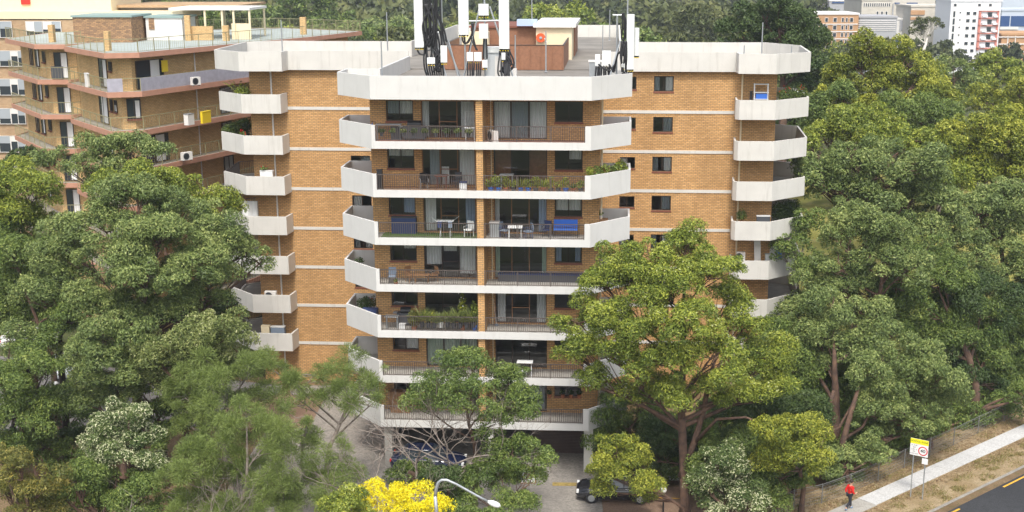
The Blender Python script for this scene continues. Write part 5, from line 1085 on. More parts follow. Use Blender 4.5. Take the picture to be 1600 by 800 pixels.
tree('gum_tree', 'deep green gum at the right above the footpath bend', 'gumd', 80, [(1500, 580, 34, 26), (1540, 600, 34, 22), (1470, 550, 34, 26), (1560, 620, 26, 16), (1500, 470, 34, 34), (1540, 470, 34, 34), (1580, 490, 30, 30)], seed=66, r=13, mk='dark', tr=.2)
tree('gum_tree', 'olive gum between the bright domed gum and the huge grey-green gum', 'gumg', 97, [(1430, 220, 44, 20), (1480, 235, 40, 22), (1380, 215, 34, 16), (1510, 270, 34, 24), (1480, 280, 34, 24), (1260, 225, 22, 14)], seed=67, r=12, mk='gum', tr=.3, leaf=.38)
tree('shrub', 'dark bushes behind the fence right of the road sign', 'dark', 76, [(1490, 660, 22, 12), (1520, 645, 26, 14), (1560, 635, 26, 12), (1460, 670, 20, 12), (1595, 618, 20, 14)], seed=68, r=10, mk='gumd', cat='shrub', low=-.9)
tree('shrub', 'green bushes in the bottom centre left of the street lamp', 'gumd', 53, [(650, 800, 20, 14), (720, 800, 26, 14), (770, 805, 26, 12)], seed=69, r=10, mk='gumd', cat='shrub', low=-.9)
tree('shrub', 'broad dark evergreen shrubs beneath the dark-trunked trees at the left', 'dark', 64, [(20, 700, 30, 16), (70, 700, 34, 18), (110, 720, 30, 18), (40, 640, 30, 18), (0, 590, 26, 20)], seed=72, r=13, low=-.9, mk='gumd', cat='shrub')
tree('gum_tree', 'open crowned gum just left of the straight dark trunk', 'gumd', 67, [(60, 545, 40, 16), (15, 525, 36, 16), (35, 585, 30, 14), (95, 560, 24, 14)], seed=73, r=12, mk='gumg', tr=.16, cover=.85)
tree('gum_tree', 'dense gum under the overhanging crown beside the road sign', 'dark', 72.5, [(1400, 690, 30, 20), (1370, 670, 34, 26), (1345, 640, 34, 26), (1310, 700, 30, 24), (1430, 660, 30, 22)], seed=74, r=12, mk='gumd', tr=.16, low=-.9)
tree('shrub', 'low green shrubs right of the forked gum trunk', 'dark', 62.5, [(1130, 690, 40, 22), (1180, 720, 34, 26), (1100, 740, 20, 26), (1200, 770, 30, 22), (1215, 700, 24, 22), (1240, 740, 22, 22)], seed=75, r=11, mk='gumd', low=-.9, cat='shrub')
tree('gum_tree', 'leafy young gum at the fence left of the road sign', 'gumd', 67, [(1300, 725, 26, 20), (1340, 715, 26, 18), (1290, 750, 24, 16), (1325, 745, 22, 12), (1375, 705, 20, 14)], seed=77, r=11, mk='gumg', low=-.9, tr=.1)
tree('shrub', 'dark shrub close against the foot of the right wing', 'dark', 80, [(1225, 520, 24, 24), (1200, 560, 30, 26), (1245, 480, 16, 20)], seed=78, r=12, mk='gumd', low=-.9, cat='shrub')
tree('shrub', 'dark evergreen thicket between the garage pillar and the forked gum trunk', 'dark', 69.5, [(955, 640, 26, 26), (1000, 640, 34, 26), (1035, 640, 26, 26), (985, 680, 34, 26), (945, 690, 18, 24), (1035, 690, 26, 26)], seed=79, r=12, mk='gumd', low=-.9, cat='shrub')
tree('sheoak_tree', 'low feathery she-oak covering the left edge of the driveway', 'oak', 60, [(440, 660, 26, 22), (470, 690, 26, 24), (430, 700, 26, 24), (480, 650, 18, 14), (500, 745, 26, 20)], seed=80, r=15, bark='barkg', tr=.12, cover=1.0)
tree('shrub', 'green shrub in front of the dark blue car in the undercroft', 'gumd', 66, [(640, 745, 22, 16), (668, 738, 16, 12), (618, 755, 16, 12)], seed=81, r=9, mk='gumd', low=-.9, cat='shrub', cover=.8)
# bushes tucked under the right mass and behind the fence: one bush, copied
def bush(label, Y, x, y, rx, ry, seed, mk): return tree('understorey_bush', label, 'dark', Y, [(x, y, rx, ry), (x - rx * .7, y + ry * .3, rx * .6, ry * .7), (x + rx * .7, y + ry * .4, rx * .6, ry * .6)], seed=seed, r=11, low=-.9, mk=mk, cat='bush', group='bushes under the right-hand trees', twigs=.3)
bb = bush('leafy bush in the shade under the trees behind the fence', 70, 1330, 700, 34, 18, 51, 'gumd')
bx0, by0 = bb.location.x, bb.location.y
BT = ('spreading', 'low', 'small round', 'tall', 'squat')
for k in range(44):
    s = -3 + k * 1.0 + RNG.uniform(-.5, .5); n = RNG.uniform(4.2, 11); p = rp_(s - 2, n); c = copy_tree(bb); c.location = (p[0], p[1], 0); sc2 = RNG.uniform(.8, 1.6); c.scale = (sc2, sc2, sc2 * RNG.uniform(.7, 1.3)); c.rotation_euler = (0, 0, RNG.uniform(0, 6.28))
# gum saplings: more trunks in the right-hand wood
for k, (x, y, Yt, h, lb) in enumerate(((1310, 742, 0, 5.5, 'reddish leaning gum trunk left of the road sign'), (1386, 712, 0, 4.5, 'thin dark trunk just behind the road sign'), (1240, 770, 0, 4.5, 'dark slim trunk behind the yellow-tipped bushy gum'), (1276, 735, 0, 5, 'brown forked trunk right of the yellow-tipped bushy gum'))):
    p = onz(x, y); o = thing('gum_sapling', lb, 'tree', p); t = MB(); lean = RNG.uniform(.6, 1.4); t.tube([(0, 0, -.1), (lean * .2, .1, h * .4), (lean, .3, h)], [.24 - .03 * k, .19 - .025 * k, .10], 9); t.build('trunk', M['bark'], o, smooth=True)
    t = MB(); t.tube([(lean * .2, .1, h * .4), (lean * .2 + 1.1, .1, h * .55), (lean * .2 + 1.9, .4, h * .85)], [.12, .09, .05], 7); t.build('limb', M['bark'], o, smooth=True)
# bare branches
def bare(label, x, y, Y, xt, seed, spread, h, group=None, n=5, m='barkg', r0=.09):
    rng = np.random.default_rng(seed); p = ony(x, y, Y); o = thing('bare_tree', label, 'tree', (p[0], Y, 0), 0); t = MB()
    def grow(a, d, L, r, lv):
        pts = [a]; q = a.copy(); dd = d.copy()
        for i in range(4): dd = unit(dd + rng.normal(0, .17, 3) + np.array([0, 0, .03])); q = q + dd * L / 4; pts.append(q.copy())
        t.tube([tuple(v) for v in pts], list(np.linspace(r, r * .6, 5)), 5 if lv > 1 else 4, cap=False)
        if lv > 0:
            for c in range(rng.integers(2, 4)): k = rng.integers(2, 5); grow(pts[k], unit(dd + rng.normal(0, .55, 3) * np.array([1, .7, .7]) + np.array([0, 0, .1])), L * rng.uniform(.65, .85), r * .55, lv - 1)
    base = np.array([0.0, 0, 0]); t.tube([(0, 0, -.1), (xt * .2, 0, h * .5), (xt * .3, 0, h)], [r0 * 1.6, r0 * 1.3, r0 * 1.1], 8)
    for k in range(n): a = (k - (n - 1) / 2) / max(1, n - 1) * 2; grow(np.array([xt * .3, 0, h * rng.uniform(.75, 1)]), unit(np.array([a * spread + xt * .2, rng.normal(0, .25), .8])), 2.3, r0 * .8, 4)
    t.build('branches', M[m], o, smooth=True); return o
bare('leafless pale-branched tree in front of the lowest left balcony', 705, 770, 59, 1.0, 5, 1.4, 4.6, n=7, r0=.07)
bare('leafless thin tree left of the leafless pale-branched tree', 650, 770, 60, .2, 15, .8, 4.4, n=5, r0=.05)
bare('leafless twiggy tree between the yellow blossom and the driveway', 585, 770, 55, -.4, 6, .9, 3.0, n=4, r0=.06)
bare('grey leafless branches among the she-oaks, bottom left', 300, 790, 53.5, .3, 8, 1.2, 2.0, n=5, r0=.05)
tree('shrub', 'small dark shrub under the leafless tree left of the garage', 'gumd', 58.5, [(690, 740, 22, 18), (668, 762, 18, 14), (705, 762, 22, 16)], seed=60, r=10, low=-.8, mk='dark', cat='shrub')

# ---- a tree belt behind the block: individual trees by copying four crowns
PRO = []
for k, (kd, mk_) in enumerate((('gumg', 'far'), ('dark', 'gumd'), ('gumg', 'gumg'), ('gumy', 'gum'))):
    rng = np.random.default_rng(90 + k); lob = [((rng.normal(0, 2.6), rng.normal(0, 2.6), 9.5 + rng.normal(0, 2.0)), (rng.uniform(1.8, 3),) * 2 + (rng.uniform(1.3, 2.1),)) for q in range(13)]
    o = thing('woodland_tree', None, 'tree', (0, 0, 0), 0, 'woodland trees behind the apartment blocks'); cl = clumps_on(lob, 1.25, rng, .9, -.4); foliage(cl, 1.25, rng, kd, .45, o, mk=mk_, cover=1.0)
    t = MB(); t.tube([(0, 0, -.5), (.1, .1, 4), (0, 0, 8)], [.4, .3, .2], 7)
    for c, R in lob[:8]: t.tube([(0, 0, 5 + rng.uniform(0, 2)), ((c[0]) * .5, c[1] * .5, c[2] * .8), c], [.16, .1, .05], 5, cap=False)
    t.build('trunk', M['barkg'], o); PRO.append(o)
WN = ('mid-green', 'very dark', 'grey-green', 'yellow-green')
WL = ('mid-green woodland tree behind the apartment blocks', 'very dark woodland tree behind the apartment blocks', 'grey-green woodland tree behind the apartment blocks', 'yellow-green woodland tree behind the apartment blocks')
spots = []; rr = random.Random(11)
for row, (Y, st, x0, x1) in enumerate(((150, 8.5, -62, 75), (172, 9, -70, 88), (196, 10, -80, 95), (222, 11, -90, 60), (250, 12.5, -100, 70), (282, 14, -112, 78))):
    x = x0
    while x < x1:
        spots.append((x + rr.uniform(-2, 2), Y + rr.uniform(-9, 9), rr.uniform(.95, 1.35) * (1.0 + row * .05))); x += st * rr.uniform(.7, 1.2)
first = [True] * 4
for x, y, s in spots:
    px_ = XC + F * x / (y * cos(TH)); 
    if y < 165 and 560 < px_ < 900: s *= .8
    if px_ > 1275: s *= (.62 if y < 190 else .5)
    if px_ > 1275 and y > 200 and rr.random() < .5: continue
    k = rr.choice((0, 0, 1, 1, 2, 3)) if x < 40 else rr.choice((0, 2, 3)); o = PRO[k] if first[k] else copy_tree(PRO[k]); first[k] = False
    wh = 'over the neighbouring roof terrace' if px_ < 560 else 'left of the roof antennas' if px_ < 700 else 'beyond the roof antennas' if px_ < 850 else 'beyond the lift house' if px_ < 1010 else 'behind the right wing roof' if px_ < 1270 else 'below the distant flats'
    o['label'] = WN[k] + ' woodland tree ' + wh + (', near row' if y < 180 else ', middle rows' if y < 235 else ', far rows'); o.location = (x, y, ground_h(x, y) - .3); o.scale = (s, s, s * rr.uniform(.85, 1.15)); o.rotation_euler = (0, 0, rr.uniform(0, 6.28))
# ---- the far wood that reads as one mass
rng = np.random.default_rng(4); cl = []
for k in range(2600):
    y = 310 * (1180 / 310) ** rng.random(); x = rng.uniform(-.52, .5) * y
    px_ = XC + F * x / (y * cos(TH))
    if px_ > 1255 and y < 640 and y > 330: continue
    if (1045 < px_ < 1070 and 400 < y < 530) or (1117 < px_ < 1170 and 420 < y < 570) or (1117 < px_ < 1138 and 310 < y < 390) or (1258 < px_ < 1295 and 400 < y < 540): continue
    if 1255 < px_ and y < 340: sc3 = .55
    else: sc3 = 1
    cl.append((x, y, ground_h(x, y), rng.uniform(.65, 1.6) * sc3))
Ps, Ds, Ns, Ls, Ws, Ts = [], [], [], [], [], []
for x, y, z, s in cl:
    n = int(420 if y < 520 else 200); lo = rng.normal(0, 1, (7, 3)) * np.array([2.6, 2.6, 1.4]) * s + np.array([x, y, z + 9.5 * s]); li = rng.integers(0, 7, n); d = unit(rng.normal(size=(n, 3)) + np.array([0, -.2, .35]))
    Ps.append(lo[li] + d * np.array([2.5, 2.5, 1.9]) * s); Ns.append(unit(d + rng.normal(size=(n, 3)) * .5)); Ds.append(unit(rng.normal(size=(n, 3)))); Ls.append(rng.uniform(.5, .95, n) * s * (1 + y / 1200)); Ws.append(rng.uniform(.28, .5, n) * s * (1 + y / 1200)); Ts.append(rng.normal(.42, .14, n) + rng.normal(0, .25))
o = leafmesh('far_wood', np.concatenate(Ps), np.concatenate(Ds), np.concatenate(Ns), np.concatenate(Ls), np.concatenate(Ws), np.concatenate(Ts), LM['far'])
tag(o, 'distant gum woodland covering the slopes behind the buildings', 'woodland', kind='stuff')
sc['leaves'] = NLEAF[0]
# ================================================================= CARS
def loft(mb, rings):
    i0 = len(mb.v); n = len(rings[0])
    for r in rings: mb.v += [tuple(p) for p in r]
    for k in range(len(rings) - 1):
        for q in range(n):
            q2 = (q + 1) % n; mb.f.append((i0 + k * n + q, i0 + k * n + q2, i0 + (k + 1) * n + q2, i0 + (k + 1) * n + q)); mb.m.append(mb.cm)
    mb.f.append(tuple(i0 + q for q in range(n))[::-1]); mb.f.append(tuple(i0 + (len(rings) - 1) * n + q for q in range(n))); mb.m += [mb.cm] * 2
def car(label, loc, rz, paint, group=None):
    o = thing('parked_car', label, 'car', loc, rz, group); b = MB()
    def ring(x, w, z0, z1, c=.12):
        return [(x, -w + c, z0), (x, w - c, z0), (x, w, z0 + c), (x, w, z1 - c * 1.3), (x, w - c * .8, z1 - c * .2), (x, w * .5, z1), (x, -w * .5, z1), (x, -w + c * .8, z1 - c * .2), (x, -w, z1 - c * 1.3), (x, -w, z0 + c)]
    st = [(-2.25, .62, .38, .78), (-2.15, .78, .27, .90), (-1.9, .86, .22, .96), (-1.2, .90, .2, .98), (0, .91, .2, .95), (.9, .90, .2, .93), (1.5, .88, .22, .86), (1.95, .84, .24, .78), (2.18, .74, .28, .68), (2.27, .60, .36, .58)]
    loft(b, [ring(*s) for s in st]); b.build('body', paint, o, smooth=True)
    def cab(x, w, z): return [(x, -w, z), (x, w, z)]
    lo, hi = [(-1.75, .80), (1.0, .80)], [(-1.2, .62), (.25, .62)]
    g = MB(); zb, zt = .9, 1.42
    P = {k: (x, s * w, z) for k, (x, w, s, z) in dict(a=(-1.8, .80, -1, zb), b=(1.05, .80, -1, zb), c=(1.05, .80, 1, zb), d=(-1.8, .80, 1, zb), e=(-1.2, .64, -1, zt), f=(.2, .64, -1, zt), g=(.2, .64, 1, zt), h=(-1.2, .64, 1, zt)).items()}
    for q in ('abfe', 'bcgf', 'cdhg', 'daeh'): g.face([P[k] for k in q])
    g.build('glazing', M['glassd'], o)
    r = MB(); loft(r, [[(x, -w, zt - .02), (x, w, zt - .02), (x, w * .96, zt + .03), (x, w * .5, zt + .06), (x, -w * .5, zt + .06), (x, -w * .96, zt + .03)] for x, w in ((-1.25, .6), (-1.1, .66), (-.4, .68), (.1, .66), (.26, .6))]); r.build('roof', paint, o, smooth=True)
    pl = MB()
    for s in (-1, 1):
        for (x0, x1) in ((-1.8, -1.2), (1.05, .2)): pl.tube([(x0, s * .805, zb), (x1, s * .645, zt)], .035, 5)
        pl.tube([(-.45, s * .81, zb), (-.45, s * .65, zt)], .03, 5)
    pl.build('pillars', paint, o)
    for x in (-1.38, 1.38):
        for s in (-1, 1):
            w_ = MB().lathe((x, s * .82, .32), [(.20, -.1), (.31, -.1), (.33, -.06), (.33, .06), (.31, .1), (.20, .1)], 20, 'y').build('wheel', M['black'], o)
            MB().lathe((x, s * .82, .32), [(.2, -.107), (.05, -.115), (.05, .115), (.2, .107)], 12, 'y').build('rim', M['metal'], w_)
    for s in (-1, 1):
        MB().box(2.10, 2.235, s * .62 - .13, s * .62 + .13, .56, .70).build('headlight', M['plw'], o); MB().box(-2.24, -2.12, s * .66 - .1, s * .66 + .1, .68, .84).build('tail_light', M['red'], o)
        MB().box(.75, .92, s * .95 - .09, s * .95 + .09, .92, 1.03).build('mirror', paint, o)
    return o
def carpaint(n, c): 
    m = mat(n, c, 0.18, spec=.7); m.node_tree.nodes["Principled BSDF"].inputs["Coat Weight"].default_value = .6; return m
p = onz(962, 778); car('black parked car half hidden by the yellow-green gum', (p[0], p[1], .03), pi - .06, carpaint('black_car_paint', (0.012, 0.013, 0.018)))
p = onz(668, 742); car('dark blue car parked in the undercroft behind bare branches', (p[0], p[1] + .9, .03), -.08, carpaint('blue_car_paint', (0.008, 0.014, 0.045)))
p = onz(48, 540); car('white car at the far left car park, nearer the edge', (p[0], p[1], .03), .4, carpaint('white_car_paint', (0.7, 0.7, 0.7)))
p = onz(103, 583); car('white car between the dark trunks and the mid-green gum', (p[0], p[1], .03), 1.9, carpaint('silver_car_paint', (0.62, 0.64, 0.66)))

# ================================================================= THE WALKING PERSON
def skinmesh(name, pts, edges, rad, m, parent, sub=2):
    me = bpy.data.meshes.new(name); me.from_pydata(pts, edges, []); o = bpy.data.objects.new(name, me); C.objects.link(o)
    md = o.modifiers.new("s", 'SKIN'); md.use_smooth_shade = True; sv = me.skin_vertices[0].data
    for i, r in enumerate(rad): sv[i].radius = (r, r) if not isinstance(r, tuple) else r
    sv[0].use_root = True; o.modifiers.new("u", 'SUBSURF').levels = sub
    dg = bpy.context.evaluated_depsgraph_get(); m2 = bpy.data.meshes.new_from_object(o.evaluated_get(dg)); bpy.data.objects.remove(o)
    m2.materials.clear(); m2.materials.append(m); o2 = bpy.data.objects.new(name, m2); C.objects.link(o2); o2.parent = parent; return o2
pp = onz(1326, 797); pe = thing('person', 'person in red top and dark trousers walking along the footpath', 'person', (pp[0], pp[1], .045), math.atan2(DY, DX) - .25)
# facing local +x; y is the left side
J = dict(hip=(0, 0, .93), lh=(0, .09, .90), lk=(.16, .09, .50), la=(.20, .09, .08), lt=(.36, .09, .035), rh=(0, -.09, .90), rk=(-.02, -.09, .49), ra=(-.30, -.09, .13), rt=(-.20, -.09, .03),
         waist=(.01, 0, 1.08), chest=(.04, 0, 1.30), neck=(.06, 0, 1.46), ls=(.03, .17, 1.38), le=(-.12, .21, 1.12), lw=(-.06, .20, .90), rs=(.03, -.17, 1.38), re=(.04, -.22, 1.10), rw=(.22, -.19, .96), h0=(.085, 0, 1.55), h1=(.10, 0, 1.64), h2=(.09, 0, 1.71))
nm = ['hip', 'waist', 'chest', 'neck', 'h0', 'h1', 'h2', 'lh', 'lk', 'la', 'lt', 'rh', 'rk', 'ra', 'rt', 'ls', 'le', 'lw', 'rs', 're', 'rw']; ed = [('hip', 'waist'), ('waist', 'chest'), ('chest', 'neck'), ('neck', 'h0'), ('h0', 'h1'), ('h1', 'h2'), ('hip', 'lh'), ('lh', 'lk'), ('lk', 'la'), ('la', 'lt'), ('hip', 'rh'), ('rh', 'rk'), ('rk', 'ra'), ('ra', 'rt'), ('chest', 'ls'), ('ls', 'le'), ('le', 'lw'), ('chest', 'rs'), ('rs', 're'), ('re', 'rw')]
R_ = dict(hip=(.13, .10), waist=(.125, .09), chest=(.15, .10), neck=.05, h0=.06, h1=.092, h2=.07, lh=.08, lk=.055, la=.038, lt=.03, rh=.08, rk=.055, ra=.038, rt=.03, ls=.055, le=.04, lw=.028, rs=.055, re=.04, rw=.028)
pts = [J[k] for k in nm]; eds = [(nm.index(a), nm.index(b)) for a, b in ed]; rad = [R_[k] for k in nm]
for wst, dirv in (('lw', (.25, .0, -.97)), ('rw', (.75, .15, .2))):      # palms, fingers and thumbs
    d = np.array(dirv); d /= np.linalg.norm(d); s = np.array((0, 1.0, 0)) if wst == 'lw' else np.array((0.2, .6, .75)); s /= np.linalg.norm(s); w0 = np.array(J[wst]); s = np.cross(d, (0, 1.0, 0)) if wst == 'lw' else s
    ip = len(pts); pts.append(tuple(w0 + d * .06)); rad.append((.034, .02)); eds.append((nm.index(wst), ip))
    for f, (off, ln) in enumerate(((-.026, .068), (-.009, .08), (.009, .075), (.026, .058))):
        a = len(pts); pts += [tuple(w0 + d * .10 + s * off), tuple(w0 + d * (.10 + ln * .55) + s * off * 1.1 + np.array((.008, -.004, 0))), tuple(w0 + d * (.10 + ln) + s * off + np.array((.022, -.01, 0)))]; rad += [.009, .008, .007]; eds += [(ip, a), (a, a + 1), (a + 1, a + 2)]
    a = len(pts); pts += [tuple(w0 + d * .05 - s * .035), tuple(w0 + d * .085 - s * .05)]; rad += [.010, .008]; eds += [(ip, a), (a, a + 1)]
body = skinmesh('body', pts, eds, rad, M['skin'], pe)
hb = MB(); hb.ball((.085, 0, 1.685), .108, 12, 1.0); hr_ = hb.build('hair', M['hair'], pe, smooth=True)
for v in hr_.data.vertices:
    if v.co.x > .13 and v.co.z < 1.71: v.co.x = .13
    if v.co.z < 1.60: v.co.z = 1.60 + (v.co.z - 1.60) * .3
for s in (-1, 1): MB().ball((.195, s * .033, 1.645), .010, 8).build('eye', M['black'], pe)
MB().tube([(.185, 0, 1.655), (.213, 0, 1.615)], [.008, .014], 6).build('nose', M['skin'], pe); MB().box(.178, .19, -.025, .025, 1.575, 1.583).build('mouth', M['sill'], pe)
for s in (-1, 1): MB().ball((.10, s * .105, 1.64), .022, 8).build('ear', M['skin'], pe)
def sub_skin(name, keys, ed_, rr, m, extra=()): skinmesh(name, [J[k] if k in J else dict(extra)[k] for k in keys], [(keys.index(a), keys.index(b)) for a, b in ed_], rr, m, pe)
sub_skin('sweater', ['w2', 'waist', 'chest', 'nb', 'ls', 'le', 'lc', 'rs', 're', 'rc'], [('w2', 'waist'), ('waist', 'chest'), ('chest', 'nb'), ('chest', 'ls'), ('ls', 'le'), ('le', 'lc'), ('chest', 'rs'), ('rs', 're'), ('re', 'rc')],
         [(.155, .125), (.15, .12), (.172, .125), .07, .082, .062, .05, .082, .062, .05], M['redcloth'], (('w2', (0, 0, .93)), ('nb', (.05, 0, 1.44)), ('lc', (-.07, .20, .94)), ('rc', (.19, -.19, .98))))
sub_skin('trousers', ['hip', 'lh', 'lk', 'lb', 'rh', 'rk', 'rb'], [('hip', 'lh'), ('lh', 'lk'), ('lk', 'lb'), ('hip', 'rh'), ('rh', 'rk'), ('rk', 'rb')], [(.145, .115), .105, .08, .065, .105, .08, .065], M['trouser'], (('lb', (.195, .09, .12)), ('rb', (-.26, -.09, .19))))
for (a, b) in ((J['la'], J['lt']), (J['ra'], J['rt'])):
    skinmesh('shoe', [(a[0] - .04, a[1], a[2] - .02), (a[0] + .04, a[1], a[2] - .03), b], [(0, 1), (1, 2)], [.052, .055, .042], M['shoe'], pe)

# ================================================================= THINGS ON THE BALCONIES
rb = np.random.default_rng(21); rq = random.Random(8)
def zf(k): return 2.8 * k + 0.255
GREEN = LM['gum']
def bt(name, label, cat, u, v, z, rz=0, group=None): return bplace(thing(name, label, cat, group=group), u, v, z, rz)
def plant(label, u, v, z, h=.6, r=.3, kind='bushy', pot='terra', potr=.15, poth=.26, mk='gum', group=None, name='potted_plant', flowers=None):
    o = bt(name, label, 'plant', u, v, z, rq.uniform(0, 6), group)
    if pot: p_ = MB().lathe((0, 0, 0), [(potr * .72, 0), (potr, poth), (potr * 1.08, poth + .002), (potr * 1.08, poth + .04)], 14).build('pot', M[pot], o)
    else: poth = 0
    if kind == 'bushy':
        n = int(150 * (r / .3) ** 2 * max(1, h / .6)); d = unit(rb.normal(size=(n, 3))); P = d * np.array([r, r, h * .5]) * rb.uniform(.4, 1, (n, 1)) + np.array([0, 0, poth + h * .5]); N_ = unit(rb.normal(size=(n, 3)) + np.array([0, 0, .5])); D = unit(np.cross(N_, rb.normal(size=(n, 3))))
        L_ = rb.uniform(.05, .09, n); W_ = L_ * .45
    elif kind == 'spiky':
        n = int(60 * h / .5); a = rb.uniform(0, 6.28, n); e = rb.uniform(.1, 1.2, n); D = np.stack([np.cos(a) * np.cos(e), np.sin(a) * np.cos(e), np.sin(e)], 1); L_ = rb.uniform(.35, .5, n) * h; P = D * L_[:, None] + np.array([0, 0, poth + h * .15]); N_ = unit(np.cross(D, rb.normal(size=(n, 3)))); W_ = np.full(n, .018)
    else:   # palm: arching fronds of leaflets
        P, D, N_ = [], [], []
        for f in range(11):
            a = f * .571 * 1.0 * 2 + rb.uniform(-.2, .2)
            for t in np.linspace(.1, 1, 16):
                c = np.array([cos(a) * r * t, sin(a) * r * t, poth + h * (1.0 * t - .45 * t * t) * 1.6])
                for s in (-1, 1): P.append(c + np.array([-sin(a), cos(a), -.3]) * s * .1 * (1.2 - t)); D.append(unit(np.array([cos(a) * .6 - sin(a) * s, sin(a) * .6 + cos(a) * s, -.45]))); N_.append(unit(rb.normal(size=3) * .3 + np.array([0, 0, 1.0])))
        P, D, N_ = np.array(P), np.array(D), np.array(N_); n = len(P); L_ = np.full(n, .13); W_ = np.full(n, .02)
    leafmesh('leaves', P, D, N_, L_, W_, rb.normal(.45, .2, n), LM[mk], o)
    if flowers:
        f = MB()
        for q in range(7): f.ball((rb.uniform(-r, r) * .7, rb.uniform(-r, r) * .7, poth + h * rb.uniform(.6, 1.02)), .035, 6)
        f.build('flowers', M[flowers], o)
    return o
def chair(label, u, v, z, rz=0, m='plw', cm=None, group=None):
    o = bt('chair', label, 'chair', u, v, z, rz, group)
    for x, y in ((-.2, -.2), (.2, -.2), (-.2, .2), (.2, .2)): MB().tube([(x, y, 0), (x * .95, y * .95, .42)], .018, 6).build('leg', M[m], o)
    MB().box(-.23, .23, -.23, .23, .42, .46).build('seat', M[cm or m], o)
    b = MB(); b.obox((0, .25, .70), (1, 0, 0), (0, .98, .17), (0, -.17, .98), .22, .02, .24); b.build('backrest', M[cm or m], o)
    a = MB()
    for s in (-1, 1): a.tube([(s * .24, -.2, .42), (s * .24, -.2, .62), (s * .24, .22, .64)], .018, 5)
    a.build('armrest', M[m], o); return o
def table(label, u, v, z, w_=.8, d=.6, h=.7, rz=0, m='plw', round_=False):
    o = bt('table', label, 'table', u, v, z, rz)
    if round_: MB().lathe((0, 0, h - .04), [(w_ / 2 - .02, 0), (w_ / 2, .01), (w_ / 2, .04)], 24).build('tabletop', M[m], o)
    else: MB().box(-w_ / 2, w_ / 2, -d / 2, d / 2, h - .04, h).build('tabletop', M[m], o)
    for sx in (-1, 1):
        for sy in (-1, 1): MB().box(sx * (w_ / 2 - .08) * (.7 if round_ else 1) - .02, sx * (w_ / 2 - .08) * (.7 if round_ else 1) + .02, sy * (d / 2 - .08) * .8 - .02, sy * (d / 2 - .08) * .8 + .02, 0, h - .045).build('leg', M[m], o)
    return o
def ac(label, u, v, z, rz=0, w_=.85, root=None):
    o = bt('air_conditioner', label, 'air conditioner', u, v, z, rz)
    MB().box(-w_ / 2, w_ / 2, -.16, .16, .06, .66).build('case', M['offwhite'], o)
    g = MB()
    for r_ in (.08, .14, .20, .26): g.lathe((-.12, -.165, .36), [(r_, 0), (r_, -.012), (r_ - .02, -.012)], 20, 'y')
    g.build('fan_grille', M['dark'], o); MB().box(-w_ / 2 + .05, -w_ / 2 + .12, -.14, .14, 0, .058).box(w_ / 2 - .12, w_ / 2 - .05, -.14, .14, 0, .058).build('feet', M['black'], o); return o
def boxy(name, label, cat, u, v, z, w_, d, h, m, lid=None, rz=0):
    o = bt(name, label, cat, u, v, z, rz); MB().box(-w_ / 2, w_ / 2, -d / 2, d / 2, 0, h).build('body', M[m], o)
    MB().box(-w_ / 2 - .02, w_ / 2 + .02, -d / 2 - .02, d / 2 + .02, h + .002, h + .05).build('lid', M[lid or m], o); return o
def bbq(label, u, v, z, m='black', w_=1.1):
    o = bt('barbecue', label, 'barbecue', u, v, z); MB().box(-w_ / 2, w_ / 2, -.25, .25, .12, .8).build('cabinet', M['dark'], o); MB().tube([(-w_ * .3, 0, .92), (w_ * .3, 0, .92)], .22, 12).build('hood', M[m], o)
    MB().box(-w_ / 2 - .25, -w_ / 2 - .005, -.2, .2, .78, .82).build('side_shelf', M['metal'], o)
    for x in (-w_ * .4, w_ * .4): MB().lathe((x, -.1, .06), [(.06, -.03), (.06, .03)], 10, 'x').build('wheel', M['black'], o)
    return o
# -- top storey, left flat
o = bt('bicycle', 'blue bicycle leaning in the left corner of the top storey balcony', 'bicycle', -6.7, 2.0, zf(7), .9)
for x in (-.5, .5):
    wm_ = MB(); pr = [(x + .33 * cos(t), 0, .34 + .33 * sin(t)) for t in np.linspace(0, 2 * pi, 21)]; wm_.tube(pr, .022, 6); w2 = wm_.build('wheel', M['black'], o)
    sp = MB()
    for t in range(8): sp.tube([(x, 0, .34), (x + .31 * cos(t * pi / 4), 0, .34 + .31 * sin(t * pi / 4))], .004, 3)
    sp.build('spokes', M['metal'], w2)
fr = MB()
for a, b in (((-.5, .34), (-.12, .36)), ((-.12, .36), (-.22, .85)), ((-.22, .85), (-.5, .34)), ((-.12, .36), (.35, .82)), ((-.2, .78), (.35, .85)), ((.35, .95), (.5, .34))): fr.tube([(a[0], 0, a[1]), (b[0], 0, b[1])], .022, 6)
fr.build('frame', M['blue'], o); MB().box(-.34, -.1, -.05, .05, .86, .92).build('saddle', M['black'], o); MB().tube([(.38, -.28, 1.02), (.34, 0, 1.0), (.38, .28, 1.02)], .015, 6).build('handlebar', M['black'], o)
bbq('black covered barbecue in front of the top storey left window', -3.9, 1.75, zf(7), w_=1.3); table('long low workbench beside the bicycle, top storey left balcony', -5.4, 1.7, zf(7), 1.5, .5, .95, m='metal')
boxy('storage_box', 'dark storage box on the top storey left balcony under the window', 'box', -5.0, 2.0, zf(7), .6, .4, .7, 'dark')
for k in range(9): plant('trailing plant in the row hung behind the top storey left railing', -5.55 + k * .62, .24, zf(7) + .42, .30, .25, 'bushy', 'dark', .12, .18, mk=('dark', 'gumd', 'paleg')[k % 3], group='plants along the top storey left railing')
o = bt('drying_rack', 'white wire drying rack by the party wall, top storey left balcony', 'rack', -.6, 1.2, zf(7)); t = MB()
for x in (-.25, .25): t.tube([(x, 0, 0), (x, 0, 1.75)], .012, 5)
for h in (1.45, 1.55, 1.65, 1.74): t.tube([(-.3, -.15 + h * .1, h), (.3, -.15 + h * .1, h)], .01, 4)
t.build('rails', M['plw'], o); MB().box(-.3, .3, -.12, .12, .8, .84).build('shelf', M['plw'], o)
